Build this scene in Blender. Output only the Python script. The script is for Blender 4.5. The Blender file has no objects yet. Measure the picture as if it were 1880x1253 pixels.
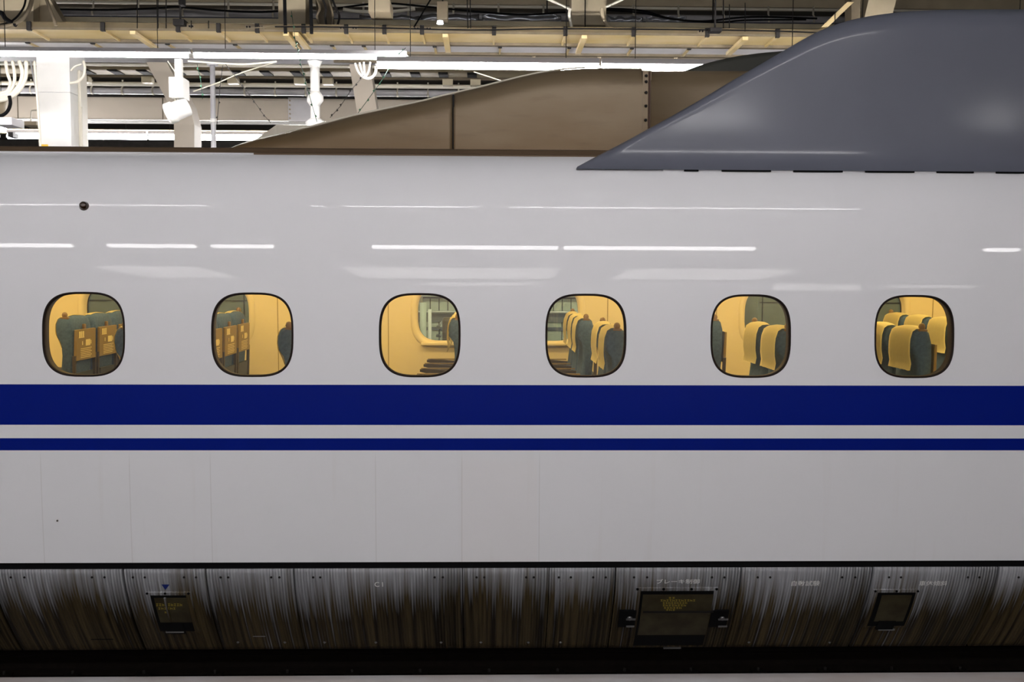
import bpy, bmesh, math, random
from mathutils import Vector, Matrix
random.seed(7)
S = bpy.context.scene
COL = S.collection
R = math.radians

# ------------------------------------------------------------------ camera
F_PX = 1839.5; CAM = Vector((-0.0896, -6.245, 1.42))
YAW, PITCH, ROLL = 0.02333, 0.06568, 0.00407
ROT = (Matrix.Rotation(-YAW, 3, 'Z') @ Matrix.Rotation(math.pi/2-PITCH, 3, 'X') @ Matrix.Rotation(ROLL, 3, 'Z'))
cd = bpy.data.cameras.new('camera'); cam = bpy.data.objects.new('camera', cd); COL.objects.link(cam)
cd.sensor_width = 36; cd.lens = F_PX/1880*36; cd.clip_start = .05; cd.clip_end = 200
cam.matrix_world = Matrix.Translation(CAM) @ ROT.to_4x4()
cd.dof.use_dof = True; cd.dof.focus_distance = 6.6; cd.dof.aperture_fstop = 5.6
S.camera = cam
S.view_settings.view_transform = 'Standard'; S.view_settings.look = 'None'
S.view_settings.gamma = 1; S.view_settings.use_curve_mapping = False
S.view_settings.exposure = 1.63

# ------------------------------------------------------------------ world
W = bpy.data.worlds.new('world'); S.world = W; W.use_nodes = True
W.node_tree.nodes['Background'].inputs[0].default_value = (.9, .95, 1, 1)
W.node_tree.nodes['Background'].inputs[1].default_value = .02
TUBE = 9.0        # brightness of the fluorescent tubes
TUBE_FAR = 46.0
TUBE_C = (1.0, .975, .97)

def U(px, py, d):
    """the point of the place that the pixel sees on the plane d metres in front of the camera (world Y)"""
    v = ROT @ Vector(((px-940)/F_PX, -(py-626.5)/F_PX, -1))
    return CAM + v*(d/v.y)
def ZD(py, d, px=897): return U(px, py, d).z
def XD(px, d, py=300): return U(px, py, d).x
YO = CAM.y     # y = YO + d

# ------------------------------------------------------------------ materials
def new_mat(name):
    m = bpy.data.materials.new(name); m.use_nodes = True
    return m, m.node_tree.nodes, m.node_tree.links, m.node_tree.nodes['Principled BSDF']
def mat(name, col, rough=.5, metal=0, var=0, vscale=6, stretch=(1, 1, 1), coat=0, bump=0, col2=None, spec=None, coatr=.04):
    m, n, l, b = new_mat(name)
    b.inputs['Base Color'].default_value = (*col, 1); b.inputs['Roughness'].default_value = rough
    b.inputs['Metallic'].default_value = metal
    if coat: b.inputs['Coat Weight'].default_value = coat; b.inputs['Coat Roughness'].default_value = coatr
    if spec is not None: b.inputs['Specular IOR Level'].default_value = spec
    if var or col2 or bump:
        tc = n.new('ShaderNodeTexCoord'); mp = n.new('ShaderNodeMapping'); mp.inputs['Scale'].default_value = stretch
        nz = n.new('ShaderNodeTexNoise'); nz.inputs['Scale'].default_value = vscale; nz.inputs['Detail'].default_value = 6
        l.new(tc.outputs['Object'], mp.inputs[0]); l.new(mp.outputs[0], nz.inputs['Vector'])
        rp = n.new('ShaderNodeValToRGB'); rp.color_ramp.elements[0].position = .32; rp.color_ramp.elements[1].position = .7
        c2 = col2 if col2 else tuple(max(0, c*(1-var)) for c in col)
        rp.color_ramp.elements[0].color = (*c2, 1); rp.color_ramp.elements[1].color = (*col, 1)
        l.new(nz.outputs[0], rp.inputs[0]); l.new(rp.outputs[0], b.inputs['Base Color'])
        if bump:
            bp = n.new('ShaderNodeBump'); bp.inputs['Strength'].default_value = bump; bp.inputs['Distance'].default_value = .01
            l.new(nz.outputs[0], bp.inputs['Height']); l.new(bp.outputs[0], b.inputs['Normal'])
    return m
def emit(name, col, s):
    m, n, l, b = new_mat(name)
    b.inputs['Base Color'].default_value = (*col, 1)
    b.inputs['Emission Color'].default_value = (*col, 1); b.inputs['Emission Strength'].default_value = s
    return m
M = {}
M['tube_near'] = emit('near_track_tube', TUBE_C, TUBE*2.4)
M['tube'] = emit('fluorescent_tube', TUBE_C, TUBE)
M['tube_far'] = emit('platform_tube', TUBE_C, TUBE_FAR)
M['warmlight'] = emit('saloon_light', (1, .78, .37), 5.6)
M['panel'] = emit('lit_panel_face', (1, .95, .93), 1.9)
M['signal'] = emit('lamp_lens', (.9, .95, 1), 3.0)
M['cream'] = mat('cream_paint', (.40, .345, .23), .55, var=.25, vscale=3)
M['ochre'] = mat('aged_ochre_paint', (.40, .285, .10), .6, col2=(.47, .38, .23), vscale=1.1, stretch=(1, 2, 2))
M['shaded_face'] = mat('shaded_ochre_face', (.10, .072, .032), .6, var=.35, vscale=3)  # darker ochre: shade on the duct front is put into the colour
M['soffit'] = mat('yellow_brown_soffit', (.27, .215, .12), .7, var=.25)
M['tray_grey'] = mat('tray_grey_paint', (.33, .32, .33), .6)
M['tan'] = mat('tan_steel_paint', (.40, .33, .22), .6, var=.3, vscale=2)
M['beige'] = mat('beige_steel_paint', (.50, .44, .36), .6, var=.12, vscale=1.5)
M['white'] = mat('white_paint', (.80, .79, .76), .5, var=.06)
M['palegrey'] = mat('pale_grey_paint', (.55, .54, .56), .5, var=.1)
M['greypipe'] = mat('grey_pipe', (.36, .35, .36), .45, var=.25, vscale=4)
M['dark'] = mat('dark_steel', (.016, .014, .013), .7, var=.3, spec=.2)
M['brown'] = mat('brown_steel', (.13, .10, .06), .7, var=.4)
M['black'] = mat('black_rubber', (.004, .004, .0045), .8, spec=.1)
M['ceil'] = mat('dark_roof_deck', (.05, .038, .022), .9, var=.5, vscale=2, stretch=(.3, 3, 1))
M['conduit'] = mat('cream_conduit', (.66, .62, .52), .45)
M['foil'] = mat('shiny_wrap', (.55, .57, .62), .2, metal=.8, bump=.9, vscale=9)
M['bluegrey'] = mat('blue_grey_pipe', (.05, .06, .10), .3, var=.3)
M['green'] = mat('green_cord', (.004, .04, .022), .5)
M['leafgreen'] = mat('green_tag', (.006, .10, .04), .5)
M['yellow'] = mat('yellow_tape', (.8, .5, .04), .5)
M['kiosk'] = mat('olive_grey_panel', (.26, .27, .20), .55, var=.15)
M['gate'] = mat('pale_green_panel', (.50, .53, .45), .5, var=.1)
M['rubber'] = mat('window_seal', (.012, .006, .005), .6, spec=.2)
M['blue'] = mat('deep_blue_paint', (.002, .012, .20), .35, coat=.05, spec=.06, coatr=.02)
M['shield'] = mat('slate_grey_paint', (.135, .142, .18), .4, coat=.8, coatr=.14, spec=.3, var=.08, vscale=2)
M['shield_in'] = mat('dark_olive_grey_paint', (.055, .055, .045), .5)
M['wall_in'] = mat('cream_wall_panel', (.80, .70, .46), .38)
M['wall_seam'] = mat('panel_joint', (.35, .27, .12), .6)
M['carpet'] = mat('brown_carpet', (.12, .09, .06), .95, var=.3, vscale=40)
M['cover'] = mat('cream_cloth', (.86, .76, .42), .85, bump=.25, vscale=22)
M['seat'] = mat('teal_moquette', (.065, .125, .25), .9, col2=(.04, .08, .17), vscale=55, bump=.2)
M['seatside'] = mat('navy_seat_shell', (.03, .045, .06), .55)
M['tray'] = mat('tan_plastic', (.24, .165, .045), .45)
M['tan_dark'] = mat('brown_plastic', (.045, .035, .025), .5)
M['sticker'] = mat('pale_label_ink', (.85, .72, .34), .5)
M['knob'] = mat('brown_handle', (.20, .12, .045), .45)
M['concrete'] = mat('pale_concrete', (.80, .78, .80), .9, col2=(.66, .58, .55), vscale=1.6, stretch=(1, 3, 1))
M['ballast'] = mat('rusty_shaded_trackbed', (.003, .002, .0015), 1.0, spec=0, var=.5, vscale=12, bump=.5)  # near-black: shade under the train is put into the trackbed colour
M['rail'] = mat('rusty_shaded_rail', (.006, .004, .003), .9, spec=.1, var=.4, vscale=20)  # rail darkened with the same painted shade
M['platform'] = mat('grey_platform', (.16, .155, .155), .8, var=.15)
M['ink'] = mat('white_lettering', (.85, .85, .83), .6)
M['yink'] = mat('yellow_lettering', (.36, .27, .03), .6)
M['blueink'] = mat('blue_marking', (.008, .02, .16), .5)
M['metal'] = mat('worn_steel', (.25, .25, .25), .4, metal=.8)
M['hatch'] = mat('grimy_hatch_metal', (.06, .05, .026), .6, spec=.2, col2=(.03, .022, .01), vscale=9)
M['lampglass'] = mat('amber_lens', (.04, .018, .008), .12, coat=1)

# body paint: glossy white with faint panel joints, drips and slightly different panel tints
m, n, l, b = new_mat('glossy_white_paint'); M['body'] = m
b.inputs['Roughness'].default_value = .35; b.inputs['Specular IOR Level'].default_value = .12; b.inputs['Coat Weight'].default_value = .40; b.inputs['Coat Roughness'].default_value = .015
tc = n.new('ShaderNodeTexCoord'); sx = n.new('ShaderNodeSeparateXYZ'); l.new(tc.outputs['Object'], sx.inputs[0])
def math_n(op, a, b_=None, c=None, clamp=False):
    k = n.new('ShaderNodeMath'); k.operation = op; k.use_clamp = clamp
    for i, v in enumerate((a, b_, c)):
        if v is None: continue
        if hasattr(v, 'node') or hasattr(v, 'is_linked'): l.new(v, k.inputs[i])
        else: k.inputs[i].default_value = v
    return k.outputs[0]
def mapping_noise(scale, stretch, detail=5):
    mp = n.new('ShaderNodeMapping'); mp.inputs['Scale'].default_value = stretch
    z = n.new('ShaderNodeTexNoise'); z.inputs['Scale'].default_value = scale; z.inputs['Detail'].default_value = detail
    l.new(tc.outputs['Object'], mp.inputs[0]); l.new(mp.outputs[0], z.inputs['Vector']); return z.outputs[0]
def mixc(f, c1, c2):
    k = n.new('ShaderNodeMix'); k.data_type = 'RGBA'
    if hasattr(f, 'is_linked'): l.new(f, k.inputs[0])
    else: k.inputs[0].default_value = f
    for i, c in ((6, c1), (7, c2)):
        if hasattr(c, 'is_linked'): l.new(c, k.inputs[i])
        else: k.inputs[i].default_value = (*c, 1)
    return k.outputs[2]
def ramp(f, a, b_):
    k = n.new('ShaderNodeMapRange'); l.new(f, k.inputs[0]); k.inputs[1].default_value = a; k.inputs[2].default_value = b_; return k.outputs[0]
lowz = ramp(sx.outputs[2], .32, .22)
seams = None
for px in (78, 240, 388, 690, 848, 990):
    dx = math_n('ABSOLUTE', math_n('SUBTRACT', sx.outputs[0], XD(px, 6.25, 950)))
    s = ramp(dx, .004, .0015); seams = s if seams is None else math_n('MAXIMUM', seams, s)
seams = math_n('MULTIPLY', math_n('MULTIPLY', seams, lowz), .16)
pink = math_n('MULTIPLY', ramp(sx.outputs[0], XD(847, 6.25), XD(849, 6.25)), ramp(sx.outputs[0], XD(991, 6.25), XD(989, 6.25)))
pink = math_n('MULTIPLY', math_n('MULTIPLY', pink, lowz), .22)
drip = math_n('MULTIPLY', ramp(mapping_noise(9, (1, 1, .06)), .60, .78), math_n('MULTIPLY', ramp(sx.outputs[2], .45, .1), .10))
base = mixc(math_n('MULTIPLY', mapping_noise(1.2, (1, 1, 1), 2), .5), (.80, .80, .83), (.85, .845, .86))
base = mixc(pink, base, (.83, .78, .77)); base = mixc(drip, base, (.45, .36, .25)); base = mixc(seams, base, (.25, .2, .15))
l.new(base, b.inputs['Base Color'])
bz = n.new('ShaderNodeBump'); bz.inputs['Strength'].default_value = .025; bz.inputs['Distance'].default_value = .02
l.new(mapping_noise(1.3, (1, 1, .6), 1), bz.inputs['Height'])
l.new(bz.outputs[0], b.inputs['Coat Normal'])

# skirt: grey metal with fine upright ridges, grime and painted shade darkening it downwards
m, n, l, b = new_mat('ridged_grimy_shaded_skirt'); M['skirt'] = m
b.inputs['Roughness'].default_value = .6; b.inputs['Specular IOR Level'].default_value = .15
tc = n.new('ShaderNodeTexCoord'); sx = n.new('ShaderNodeSeparateXYZ'); l.new(tc.outputs['Object'], sx.inputs[0])
rid = math_n('SINE', math_n('MULTIPLY', sx.outputs[0], 2*math.pi/.0185))
streak = mapping_noise(34, (1, 0, .022)); streak2 = mapping_noise(75, (1, 0, .02)); patch = mapping_noise(1.4, (1, 0, .5))
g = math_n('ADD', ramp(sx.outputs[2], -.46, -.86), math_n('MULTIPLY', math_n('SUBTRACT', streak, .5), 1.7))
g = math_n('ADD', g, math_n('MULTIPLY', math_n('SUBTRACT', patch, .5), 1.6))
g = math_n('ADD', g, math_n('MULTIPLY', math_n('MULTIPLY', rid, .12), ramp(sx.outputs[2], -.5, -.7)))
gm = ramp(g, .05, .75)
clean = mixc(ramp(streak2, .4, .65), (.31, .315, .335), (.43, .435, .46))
grime_shade = mixc(ramp(streak, .4, .62), (.010, .006, .002), (.075, .054, .024))
l.new(mixc(gm, clean, grime_shade), b.inputs['Base Color'])
bp = n.new('ShaderNodeBump'); bp.inputs['Strength'].default_value = .5; bp.inputs['Distance'].default_value = .004
l.new(rid, bp.inputs['Height']); l.new(bp.outputs[0], b.inputs['Normal'])

# roof ramp metal: brown film of dust, rustier low down
m, n, l, b = new_mat('dusty_brown_roof_metal'); M['ramp'] = m
b.inputs['Roughness'].default_value = .42; b.inputs['Metallic'].default_value = .25
tc = n.new('ShaderNodeTexCoord'); sx = n.new('ShaderNodeSeparateXYZ'); l.new(tc.outputs['Object'], sx.inputs[0])
gz = math_n('ADD', ramp(sx.outputs[2], 2.75, 2.25), math_n('MULTIPLY', math_n('SUBTRACT', mapping_noise(1.8, (.6, 1, 2)), .5), 1.3))
f1 = mixc(ramp(gz, .1, .9), (.205, .15, .088), (.14, .085, .033))
f1 = mixc(math_n('MULTIPLY', ramp(mapping_noise(6, (.5, 1, 3)), .6, .8), .35), f1, (.07, .04, .015))
l.new(f1, b.inputs['Base Color'])

def glass(name, tint, k=1.0):
    m, n, l, b = new_mat(name); n.remove(b)
    out = n['Material Output']; t = n.new('ShaderNodeBsdfTransparent'); t.inputs[0].default_value = (*tint, 1)
    g = n.new('ShaderNodeBsdfGlossy'); g.inputs['Roughness'].default_value = .01
    fr = n.new('ShaderNodeFresnel'); fr.inputs[0].default_value = 1.5
    mx = n.new('ShaderNodeMixShader'); ml = n.new('ShaderNodeMath'); ml.operation = 'MULTIPLY'; ml.inputs[1].default_value = k; ml.use_clamp = True
    l.new(fr.outputs[0], ml.inputs[0]); l.new(ml.outputs[0], mx.inputs[0]); l.new(t.outputs[0], mx.inputs[1]); l.new(g.outputs[0], mx.inputs[2]); l.new(mx.outputs[0], out.inputs[0])
    return m
M['glass'] = glass('bronze_window_glass', (.86, .80, .62), 1.5)
M['glass_far'] = glass('green_window_glass', (.62, .70, .56), 1.5)

# ------------------------------------------------------------------ mesh helpers
def obj(name, me, mt, parent=None):
    o = bpy.data.objects.new(name, me); COL.objects.link(o)
    if mt is not None and not me.materials: me.materials.append(mt)
    if parent is not None: o.parent = parent
    return o
def tag(o, label=None, cat=None, group=None, kind=None):
    for k, v in (('label', label), ('category', cat), ('group', group), ('kind', kind)):
        if v: o[k] = v
    return o
def empty(name, loc=(0, 0, 0), label=None, cat=None, group=None):
    o = bpy.data.objects.new(name, None); COL.objects.link(o); o.location = loc; o.empty_display_size = .1
    return tag(o, label, cat, group)
class MB:
    def __init__(s): s.bm = bmesh.new()
    def box(s, x0, x1, y0, y1, z0, z1, bev=0):
        vs = [s.bm.verts.new((x, y, z)) for x in (x0, x1) for y in (y0, y1) for z in (z0, z1)]
        fs = [s.bm.faces.new([vs[i] for i in q]) for q in ((0, 1, 3, 2), (4, 6, 7, 5), (0, 4, 5, 1), (2, 3, 7, 6), (0, 2, 6, 4), (1, 5, 7, 3))]
        if bev:
            es = list({e for f in fs for e in f.edges})
            bmesh.ops.bevel(s.bm, geom=es, offset=bev, segments=2, profile=.6, affect='EDGES')
        return s
    def hexa(s, p):   # 8 points, bottom ring then top ring
        v = [s.bm.verts.new(q) for q in p]
        for q in ((3, 2, 1, 0), (4, 5, 6, 7), (0, 1, 5, 4), (1, 2, 6, 5), (2, 3, 7, 6), (3, 0, 4, 7)): s.bm.faces.new([v[i] for i in q])
        return s
    def prism(s, pts, vec, bev=0, seg=2):
        vec = Vector(vec); a = [s.bm.verts.new(p) for p in pts]; c = [s.bm.verts.new(Vector(p)+vec) for p in pts]; k = len(pts)
        fs = [s.bm.faces.new(a[::-1]), s.bm.faces.new(c)]
        for i in range(k): fs.append(s.bm.faces.new((a[i], a[(i+1) % k], c[(i+1) % k], c[i])))
        if bev:
            es = list({e for f in fs[:2] for e in f.edges})
            bmesh.ops.bevel(s.bm, geom=es, offset=bev, segments=seg, profile=.5, affect='EDGES', clamp_overlap=True)
        return s
    def tube(s, pts, r, seg=10, caps=True):
        pts = [Vector(p) for p in pts]; rings = []; up = None
        for i, p in enumerate(pts):
            t = ((pts[min(i+1, len(pts)-1)]-pts[max(i-1, 0)])).normalized()
            if up is None: up = t.orthogonal().normalized()
            up = (up - t*up.dot(t)).normalized(); sd = t.cross(up)
            rr = r[i] if isinstance(r, (list, tuple)) else r
            rings.append([s.bm.verts.new(p+(up*math.cos(a)+sd*math.sin(a))*rr) for a in [2*math.pi*k/seg for k in range(seg)]])
        for a, c in zip(rings, rings[1:]):
            for k in range(seg):
                f = s.bm.faces.new((a[k], a[(k+1) % seg], c[(k+1) % seg], c[k])); f.smooth = True
        if caps: s.bm.faces.new(rings[0][::-1]); s.bm.faces.new(rings[-1])
        return s
    def grid(s, P, smooth=True):   # P rows of points
        V = [[s.bm.verts.new(p) for p in row] for row in P]
        for a, c in zip(V, V[1:]):
            for k in range(len(a)-1):
                f = s.bm.faces.new((a[k], a[k+1], c[k+1], c[k])); f.smooth = smooth
        return V
    def build(s, name, mt, parent=None, recalc=True):
        if recalc: bmesh.ops.recalc_face_normals(s.bm, faces=s.bm.faces)
        me = bpy.data.meshes.new(name); s.bm.to_mesh(me); s.bm.free()
        return obj(name, me, mt, parent)
def arc(c, r, a0, a1, k, axis='xz', y=0):
    return [(c[0]+r*math.cos(R(a0+(a1-a0)*i/k)), y, c[1]+r*math.sin(R(a0+(a1-a0)*i/k))) for i in range(k+1)]

# ------------------------------------------------------------------ train body profile
KN = [(-.40, -3), (.3, 0), (.8, 1.5), (1.1, 2.6), (1.3, 4.5), (1.6, 9.5), (1.85, 21), (2.03, 38), (2.17, 61), (2.262, 79), (2.30, 86)]
def alpha(z):
    if z <= KN[0][0]: return KN[0][1]
    for (a, u), (b_, v) in zip(KN, KN[1:]):
        if z <= b_: return u+(v-u)*(z-a)/(b_-a)
    return KN[-1][1]
_tab = []; _y = 0.0; _z = -.40
while _z < 2.2705:
    _tab.append((_z, _y)); _y += math.tan(R(alpha(_z+.001)))*.002; _z += .002
y_at_half = [y for z, y in _tab if z >= .3][0]
_tab = [(z, y-y_at_half) for z, y in _tab]
def yz(z):
    i = min(max((z+.40)/.002, 0), len(_tab)-1.001); k = int(i); f = i-k
    return _tab[k][1]*(1-f)+_tab[k+1][1]*f
ZTOP = 2.214; YTOP = yz(ZTOP)
XL, XR = -5.4, 5.4; P = 1.04; KS = range(-1, 7)
def wx(k): return (k-2.5)*P
Z_S = dict(n0=ZD(827.5, 6.245), n1=ZD(805.3, 6.245), w0=ZD(781, 6.245), w1=ZD(707.5, 6.245))
ZB = -.40; ZC0 = Z_S['w1']; WZ = (ZD(692.5, 6.26)+ZD(539.5, 6.29))/2; WH = (ZD(539.5, 6.29)-ZD(692.5, 6.26))/2; WW = .2525
ZC1 = 2*WZ-ZC0
MIR = 3.36
def sup(t, a, b_, n_=3.1):
    c, s = math.cos(t), math.sin(t)
    return a*math.copysign(abs(c)**(2/n_), c), b_*math.copysign(abs(s)**(2/n_), s)

def side_mesh(name, z0, z1, mt, parent, off=0, holes=False, mirror=False, x0=XL, x1=XR, a=WW, h=WH, step=.05, nz=None):
    """a strip of the car side between two heights, with the curve of the side; off moves it inwards"""
    bm = bmesh.new(); nrm = {}
    def V(x, z):
        al = R(alpha(z)); y = yz(z)+off*math.cos(al); zz = z-off*math.sin(al)*.0
        nn = Vector((0, -math.cos(al), math.sin(al)))
        if off: nn = -nn
        if mirror: y = MIR-y; nn.y = -nn.y
        v = bm.verts.new((x, y, zz)); nrm[v] = nn; return v
    def rows(xa, xb, za, zb):
        kx = max(1, int(round((xb-xa)/2.0))); kz = max(1, int(math.ceil((zb-za)/step)))
        g = [[V(xa+(xb-xa)*i/kx, za+(zb-za)*j/kz) for i in range(kx+1)] for j in range(kz+1)]
        for p, q in zip(g, g[1:]):
            for i in range(kx): bm.faces.new((p[i], p[i+1], q[i+1], q[i]))
    if not holes: rows(x0, x1, z0, z1)
    else:
        rows(x0, wx(KS[0])-P/2, z0, z1); rows(wx(KS[-1])+P/2, x1, z0, z1)
        N = 96
        zc = WZ
        for k in KS:
            xc = wx(k); rings = []
            outer = []
            for i in range(N):
                hx, hz = sup(2*math.pi*i/N, a, h); up = (z1-zc) if hz > 0 else (zc-z0)
                sc = min(P/2/abs(hx) if abs(hx) > 1e-6 else 9e9, up/abs(hz) if abs(hz) > 1e-6 else 9e9); outer.append([hx*sc, hz*sc])
            for c_ in ((P/2, z1-zc), (P/2, z0-zc), (-P/2, z1-zc), (-P/2, z0-zc)):
                kk = min(range(N), key=lambda i: abs(outer[i][0]-c_[0])+abs(outer[i][1]-c_[1])); outer[kk] = list(c_)
            for q in (0, .12, .35, .65, 1):
                ring = []
                for i in range(N):
                    t = 2*math.pi*i/N; hx, hz = sup(t, a, h)
                    rx, rz = outer[i]
                    ring.append(V(xc+hx*(1-q)+rx*q, zc+hz*(1-q)+rz*q))
                rings.append(ring)
            for p, q in zip(rings, rings[1:]):
                for i in range(N): bm.faces.new((p[i], p[(i+1) % N], q[(i+1) % N], q[i]))
    bm.verts.index_update()
    for f in bm.faces:
        f.smooth = True; f.normal_update()
        if f.normal.dot(nrm[f.verts[0]]) < 0: f.normal_flip()
    me = bpy.data.meshes.new(name); bm.verts.index_update(); nl = [nrm[v] for v in bm.verts]
    bm.to_mesh(me); bm.free(); me.normals_split_custom_set_from_vertices(nl)
    return obj(name, me, mt, parent)

TR = empty('train_car', (0, 1.68, -.4), 'white high-speed train car with two dark blue stripes and rounded windows', 'train')
TR.location = (0, 0, 0)
side_mesh('body_side', ZB, Z_S['n0'], M['body'], TR)
side_mesh('narrow_stripe', Z_S['n0'], Z_S['n1'], M['blue'], TR)['label'] = 'narrow dark blue stripe'
side_mesh('body_side', Z_S['n1'], Z_S['w0'], M['body'], TR)
side_mesh('wide_stripe', Z_S['w0'], Z_S['w1'], M['blue'], TR)['label'] = 'wide dark blue stripe'
side_mesh('window_band', ZC0, ZC1, M['body'], TR, holes=True)
side_mesh('upper_side', ZC1, ZTOP, M['body'], TR, step=.012)
side_mesh('far_side_wall', ZB, ZC0, M['body'], TR, mirror=True)
side_mesh('far_side_wall', ZC0, ZC1, M['body'], TR, holes=True, mirror=True)
side_mesh('far_side_wall', ZC1, ZTOP, M['body'], TR, mirror=True)
side_mesh('saloon_wall', ZC0, ZC1, M['wall_in'], TR, off=.09, holes=True, a=WW+.012, h=WH+.012)
side_mesh('saloon_wall', -.02, ZC0, M['wall_in'], TR, off=.09)
side_mesh('saloon_wall', ZC1, 2.05, M['wall_in'], TR, off=.09)
fw = side_mesh('saloon_wall', ZC0, ZC1, M['wall_in'], TR, off=.09, holes=True, mirror=True, a=WW+.0, h=WH+.0)
side_mesh('saloon_wall', -.02, ZC0, M['wall_in'], TR, off=.09, mirror=True)
side_mesh('saloon_wall', ZC1, 2.05, M['wall_in'], TR, off=.09, mirror=True)
# roof
rp = [(YTOP+.06, ZTOP+.042)]
for i in range(1, 25):
    y = YTOP+(MIR/2-YTOP)*2*i/24; q = abs(y-MIR/2)/(MIR/2-YTOP); rp.append((max(y, YTOP+.07) if i < 12 else min(y, MIR-YTOP), ZTOP+.042+.045*(1-q**2.2)))
bm = MB(); bm.grid([[(x, y, z) for x in (XL, 0, XR)] for y, z in rp]); rf = bm.build('roof_deck', M['ramp'], TR); rf['label'] = 'dusty brown roof'
bm = MB(); bm.prism([(XL, YTOP-.012, ZTOP-.004), (XL, YTOP-.014, ZTOP+.006), (XL, YTOP+.004, ZTOP+.012), (XL, YTOP+.02, ZTOP+.040), (XL, YTOP+.03, ZTOP+.046), (XL, YTOP+.08, ZTOP+.046), (XL, YTOP+.08, ZTOP-.01)], (XR-XL, 0, 0))
bm.build('roof_gutter', mat('brown_gutter', (.13, .085, .05), .35, metal=.4), TR)
bm = MB(); bm.tube([(XL, YTOP-.014, ZTOP+.001), (XD(470, 6.8), YTOP-.014, ZTOP+.001)], .0065, 10); bm.build('gutter_highlight_lip', mat('painted_highlight', (.8, .8, .82), .3), TR)  # white lip added as a painted highlight along the gutter
# floor, ceiling and ends of the saloon, chassis
bm = MB(); bm.box(XL, XR, .12, MIR-.12, -.02, .03); bm.build('saloon_floor', M['carpet'], TR)
bm = MB(); bm.box(XL, XR, .36, MIR-.36, 2.05, 2.09); bm.build('saloon_ceiling', M['wall_in'], TR)
for x in (XL, XR-.04):
    bm = MB(); bm.box(x, x+.04, .02, MIR-.02, -.35, 2.06); bm.build('saloon_end_wall', M['wall_in'], TR)
for y in (.95, 2.2):
    bm = MB(); bm.box(XL+.1, XR-.1, y, y+.16, 2.03, 2.052); bm.build('ceiling_light', M['warmlight'], TR)
bm = MB(); bm.box(XL, XR, .05, MIR-.05, -.40, -.03); bm.build('underframe', M['dark'], TR)
bm = MB(); bm.box(XL, XR, .55, MIR-.55, -1.02, -.40); bm.build('underfloor_equipment', M['dark'], TR)

# windows
def ring_pts(xc, a, h, off, mirror=False, N=72):
    out = []
    for i in range(N):
        hx, hz = sup(2*math.pi*i/N, a, h); z = WZ+hz; y = yz(z)+off
        if mirror: y = MIR-y
        out.append(Vector((xc+hx, y, z)))
    return out
def loops(prof, xc, mirror=False):
    bm = bmesh.new(); L = [[bm.verts.new(p) for p in ring_pts(xc, a, h, o, mirror)] for a, h, o in prof]
    N = len(L[0])
    for p, q in zip(L, L[1:]):
        for i in range(N):
            f = bm.faces.new((p[i], p[(i+1) % N], q[(i+1) % N], q[i])); f.smooth = True
    bmesh.ops.recalc_face_normals(bm, faces=bm.faces)
    return bm
def from_bm(bm, name, mt, parent):
    me = bpy.data.meshes.new(name); bm.to_mesh(me); bm.free(); return obj(name, me, mt, parent)
def window(k, mirror=False):
    xc = wx(k); a, h = WW, WH
    fr = from_bm(loops([(a+.003, h+.003, .001), (a+.001, h+.001, -.003), (a-.006, h-.006, -.003), (a-.0105, h-.0105, .003), (a-.0115, h-.0115, .02), (a-.004, h-.004, .085), (a+.013, h+.013, .088)], xc, mirror),
                 'window_frame', M['rubber'], TR)
    bm = bmesh.new()
    r0 = ring_pts(xc, a-.011, h-.011, .006, mirror); c = bm.verts.new((xc, (MIR-(yz(WZ)+.006)) if mirror else yz(WZ)+.006, WZ))
    vs = [bm.verts.new(p) for p in r0]; md = []
    for i in range(len(vs)): f = bm.faces.new((c, vs[i], vs[(i+1) % len(vs)])); f.smooth = True
    bmesh.ops.recalc_face_normals(bm, faces=bm.faces)
    from_bm(bm, 'window_pane', M['glass_far'] if mirror else M['glass'], fr)
    if mirror:   # moulded cream surround and sill on the saloon side
        s = from_bm(loops([(a+.055, h+.055, .091), (a+.045, h+.045, .104), (a+.02, h+.02, .106), (a-.002, h-.002, .096), (a-.012, h-.012, .04)], xc, True), 'window_surround', M['wall_in'], TR)
        bm = MB(); yy = MIR-yz(WZ-h)-.09
        bm.box(xc-.21, xc+.21, yy-.05, yy+.02, WZ-h-.028, WZ-h-.004, .006); bm.build('window_sill', M['wall_in'], s)
for k in KS: window(k)
for k in KS: window(k, True)
# joints between the far saloon wall panels
for k in KS:
    bm = MB(); x = wx(k)+P/2; g = []
    for z in [ZC0-.5+i*.08 for i in range(24)]:
        if z < 1.95: g.append([(x-.004, MIR-yz(z)-.0925, z), (x+.004, MIR-yz(z)-.0925, z)])
    bm.grid(g); bm.build('panel_joint', M['wall_seam'], TR)

# lamp on the shoulder and small dot
p = U(155.5, 379, 6.245+yz(1.86)); zl = p.z; yl = yz(zl); al = R(alpha(zl)); nn = Vector((0, -math.cos(al), math.sin(al))); c0 = Vector((p.x, yl, zl))
bm = MB(); bm.tube([c0, c0+nn*.006, c0+nn*.012, c0+nn*.024, c0+nn*.031, c0+nn*.034], [.031, .030, .025, .023, .015, .004], 20); k_ = bm.build('marker_lamp', M['lampglass'], TR); k_['label'] = 'small round dark amber marker lamp'
p = U(104, 957.5, 6.24); bm = MB(); bm.tube([(p.x, yz(p.z)+.001, p.z), (p.x, yz(p.z)-.004, p.z)], .006, 10); bm.build('plug', M['tan_dark'], TR)
# dark recess behind the joint above the skirt
bm = MB(); bm.box(XL, XR, .04, .12, ZB-.06, ZB+.02); bm.build('joint_recess', M['black'], TR)

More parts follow.
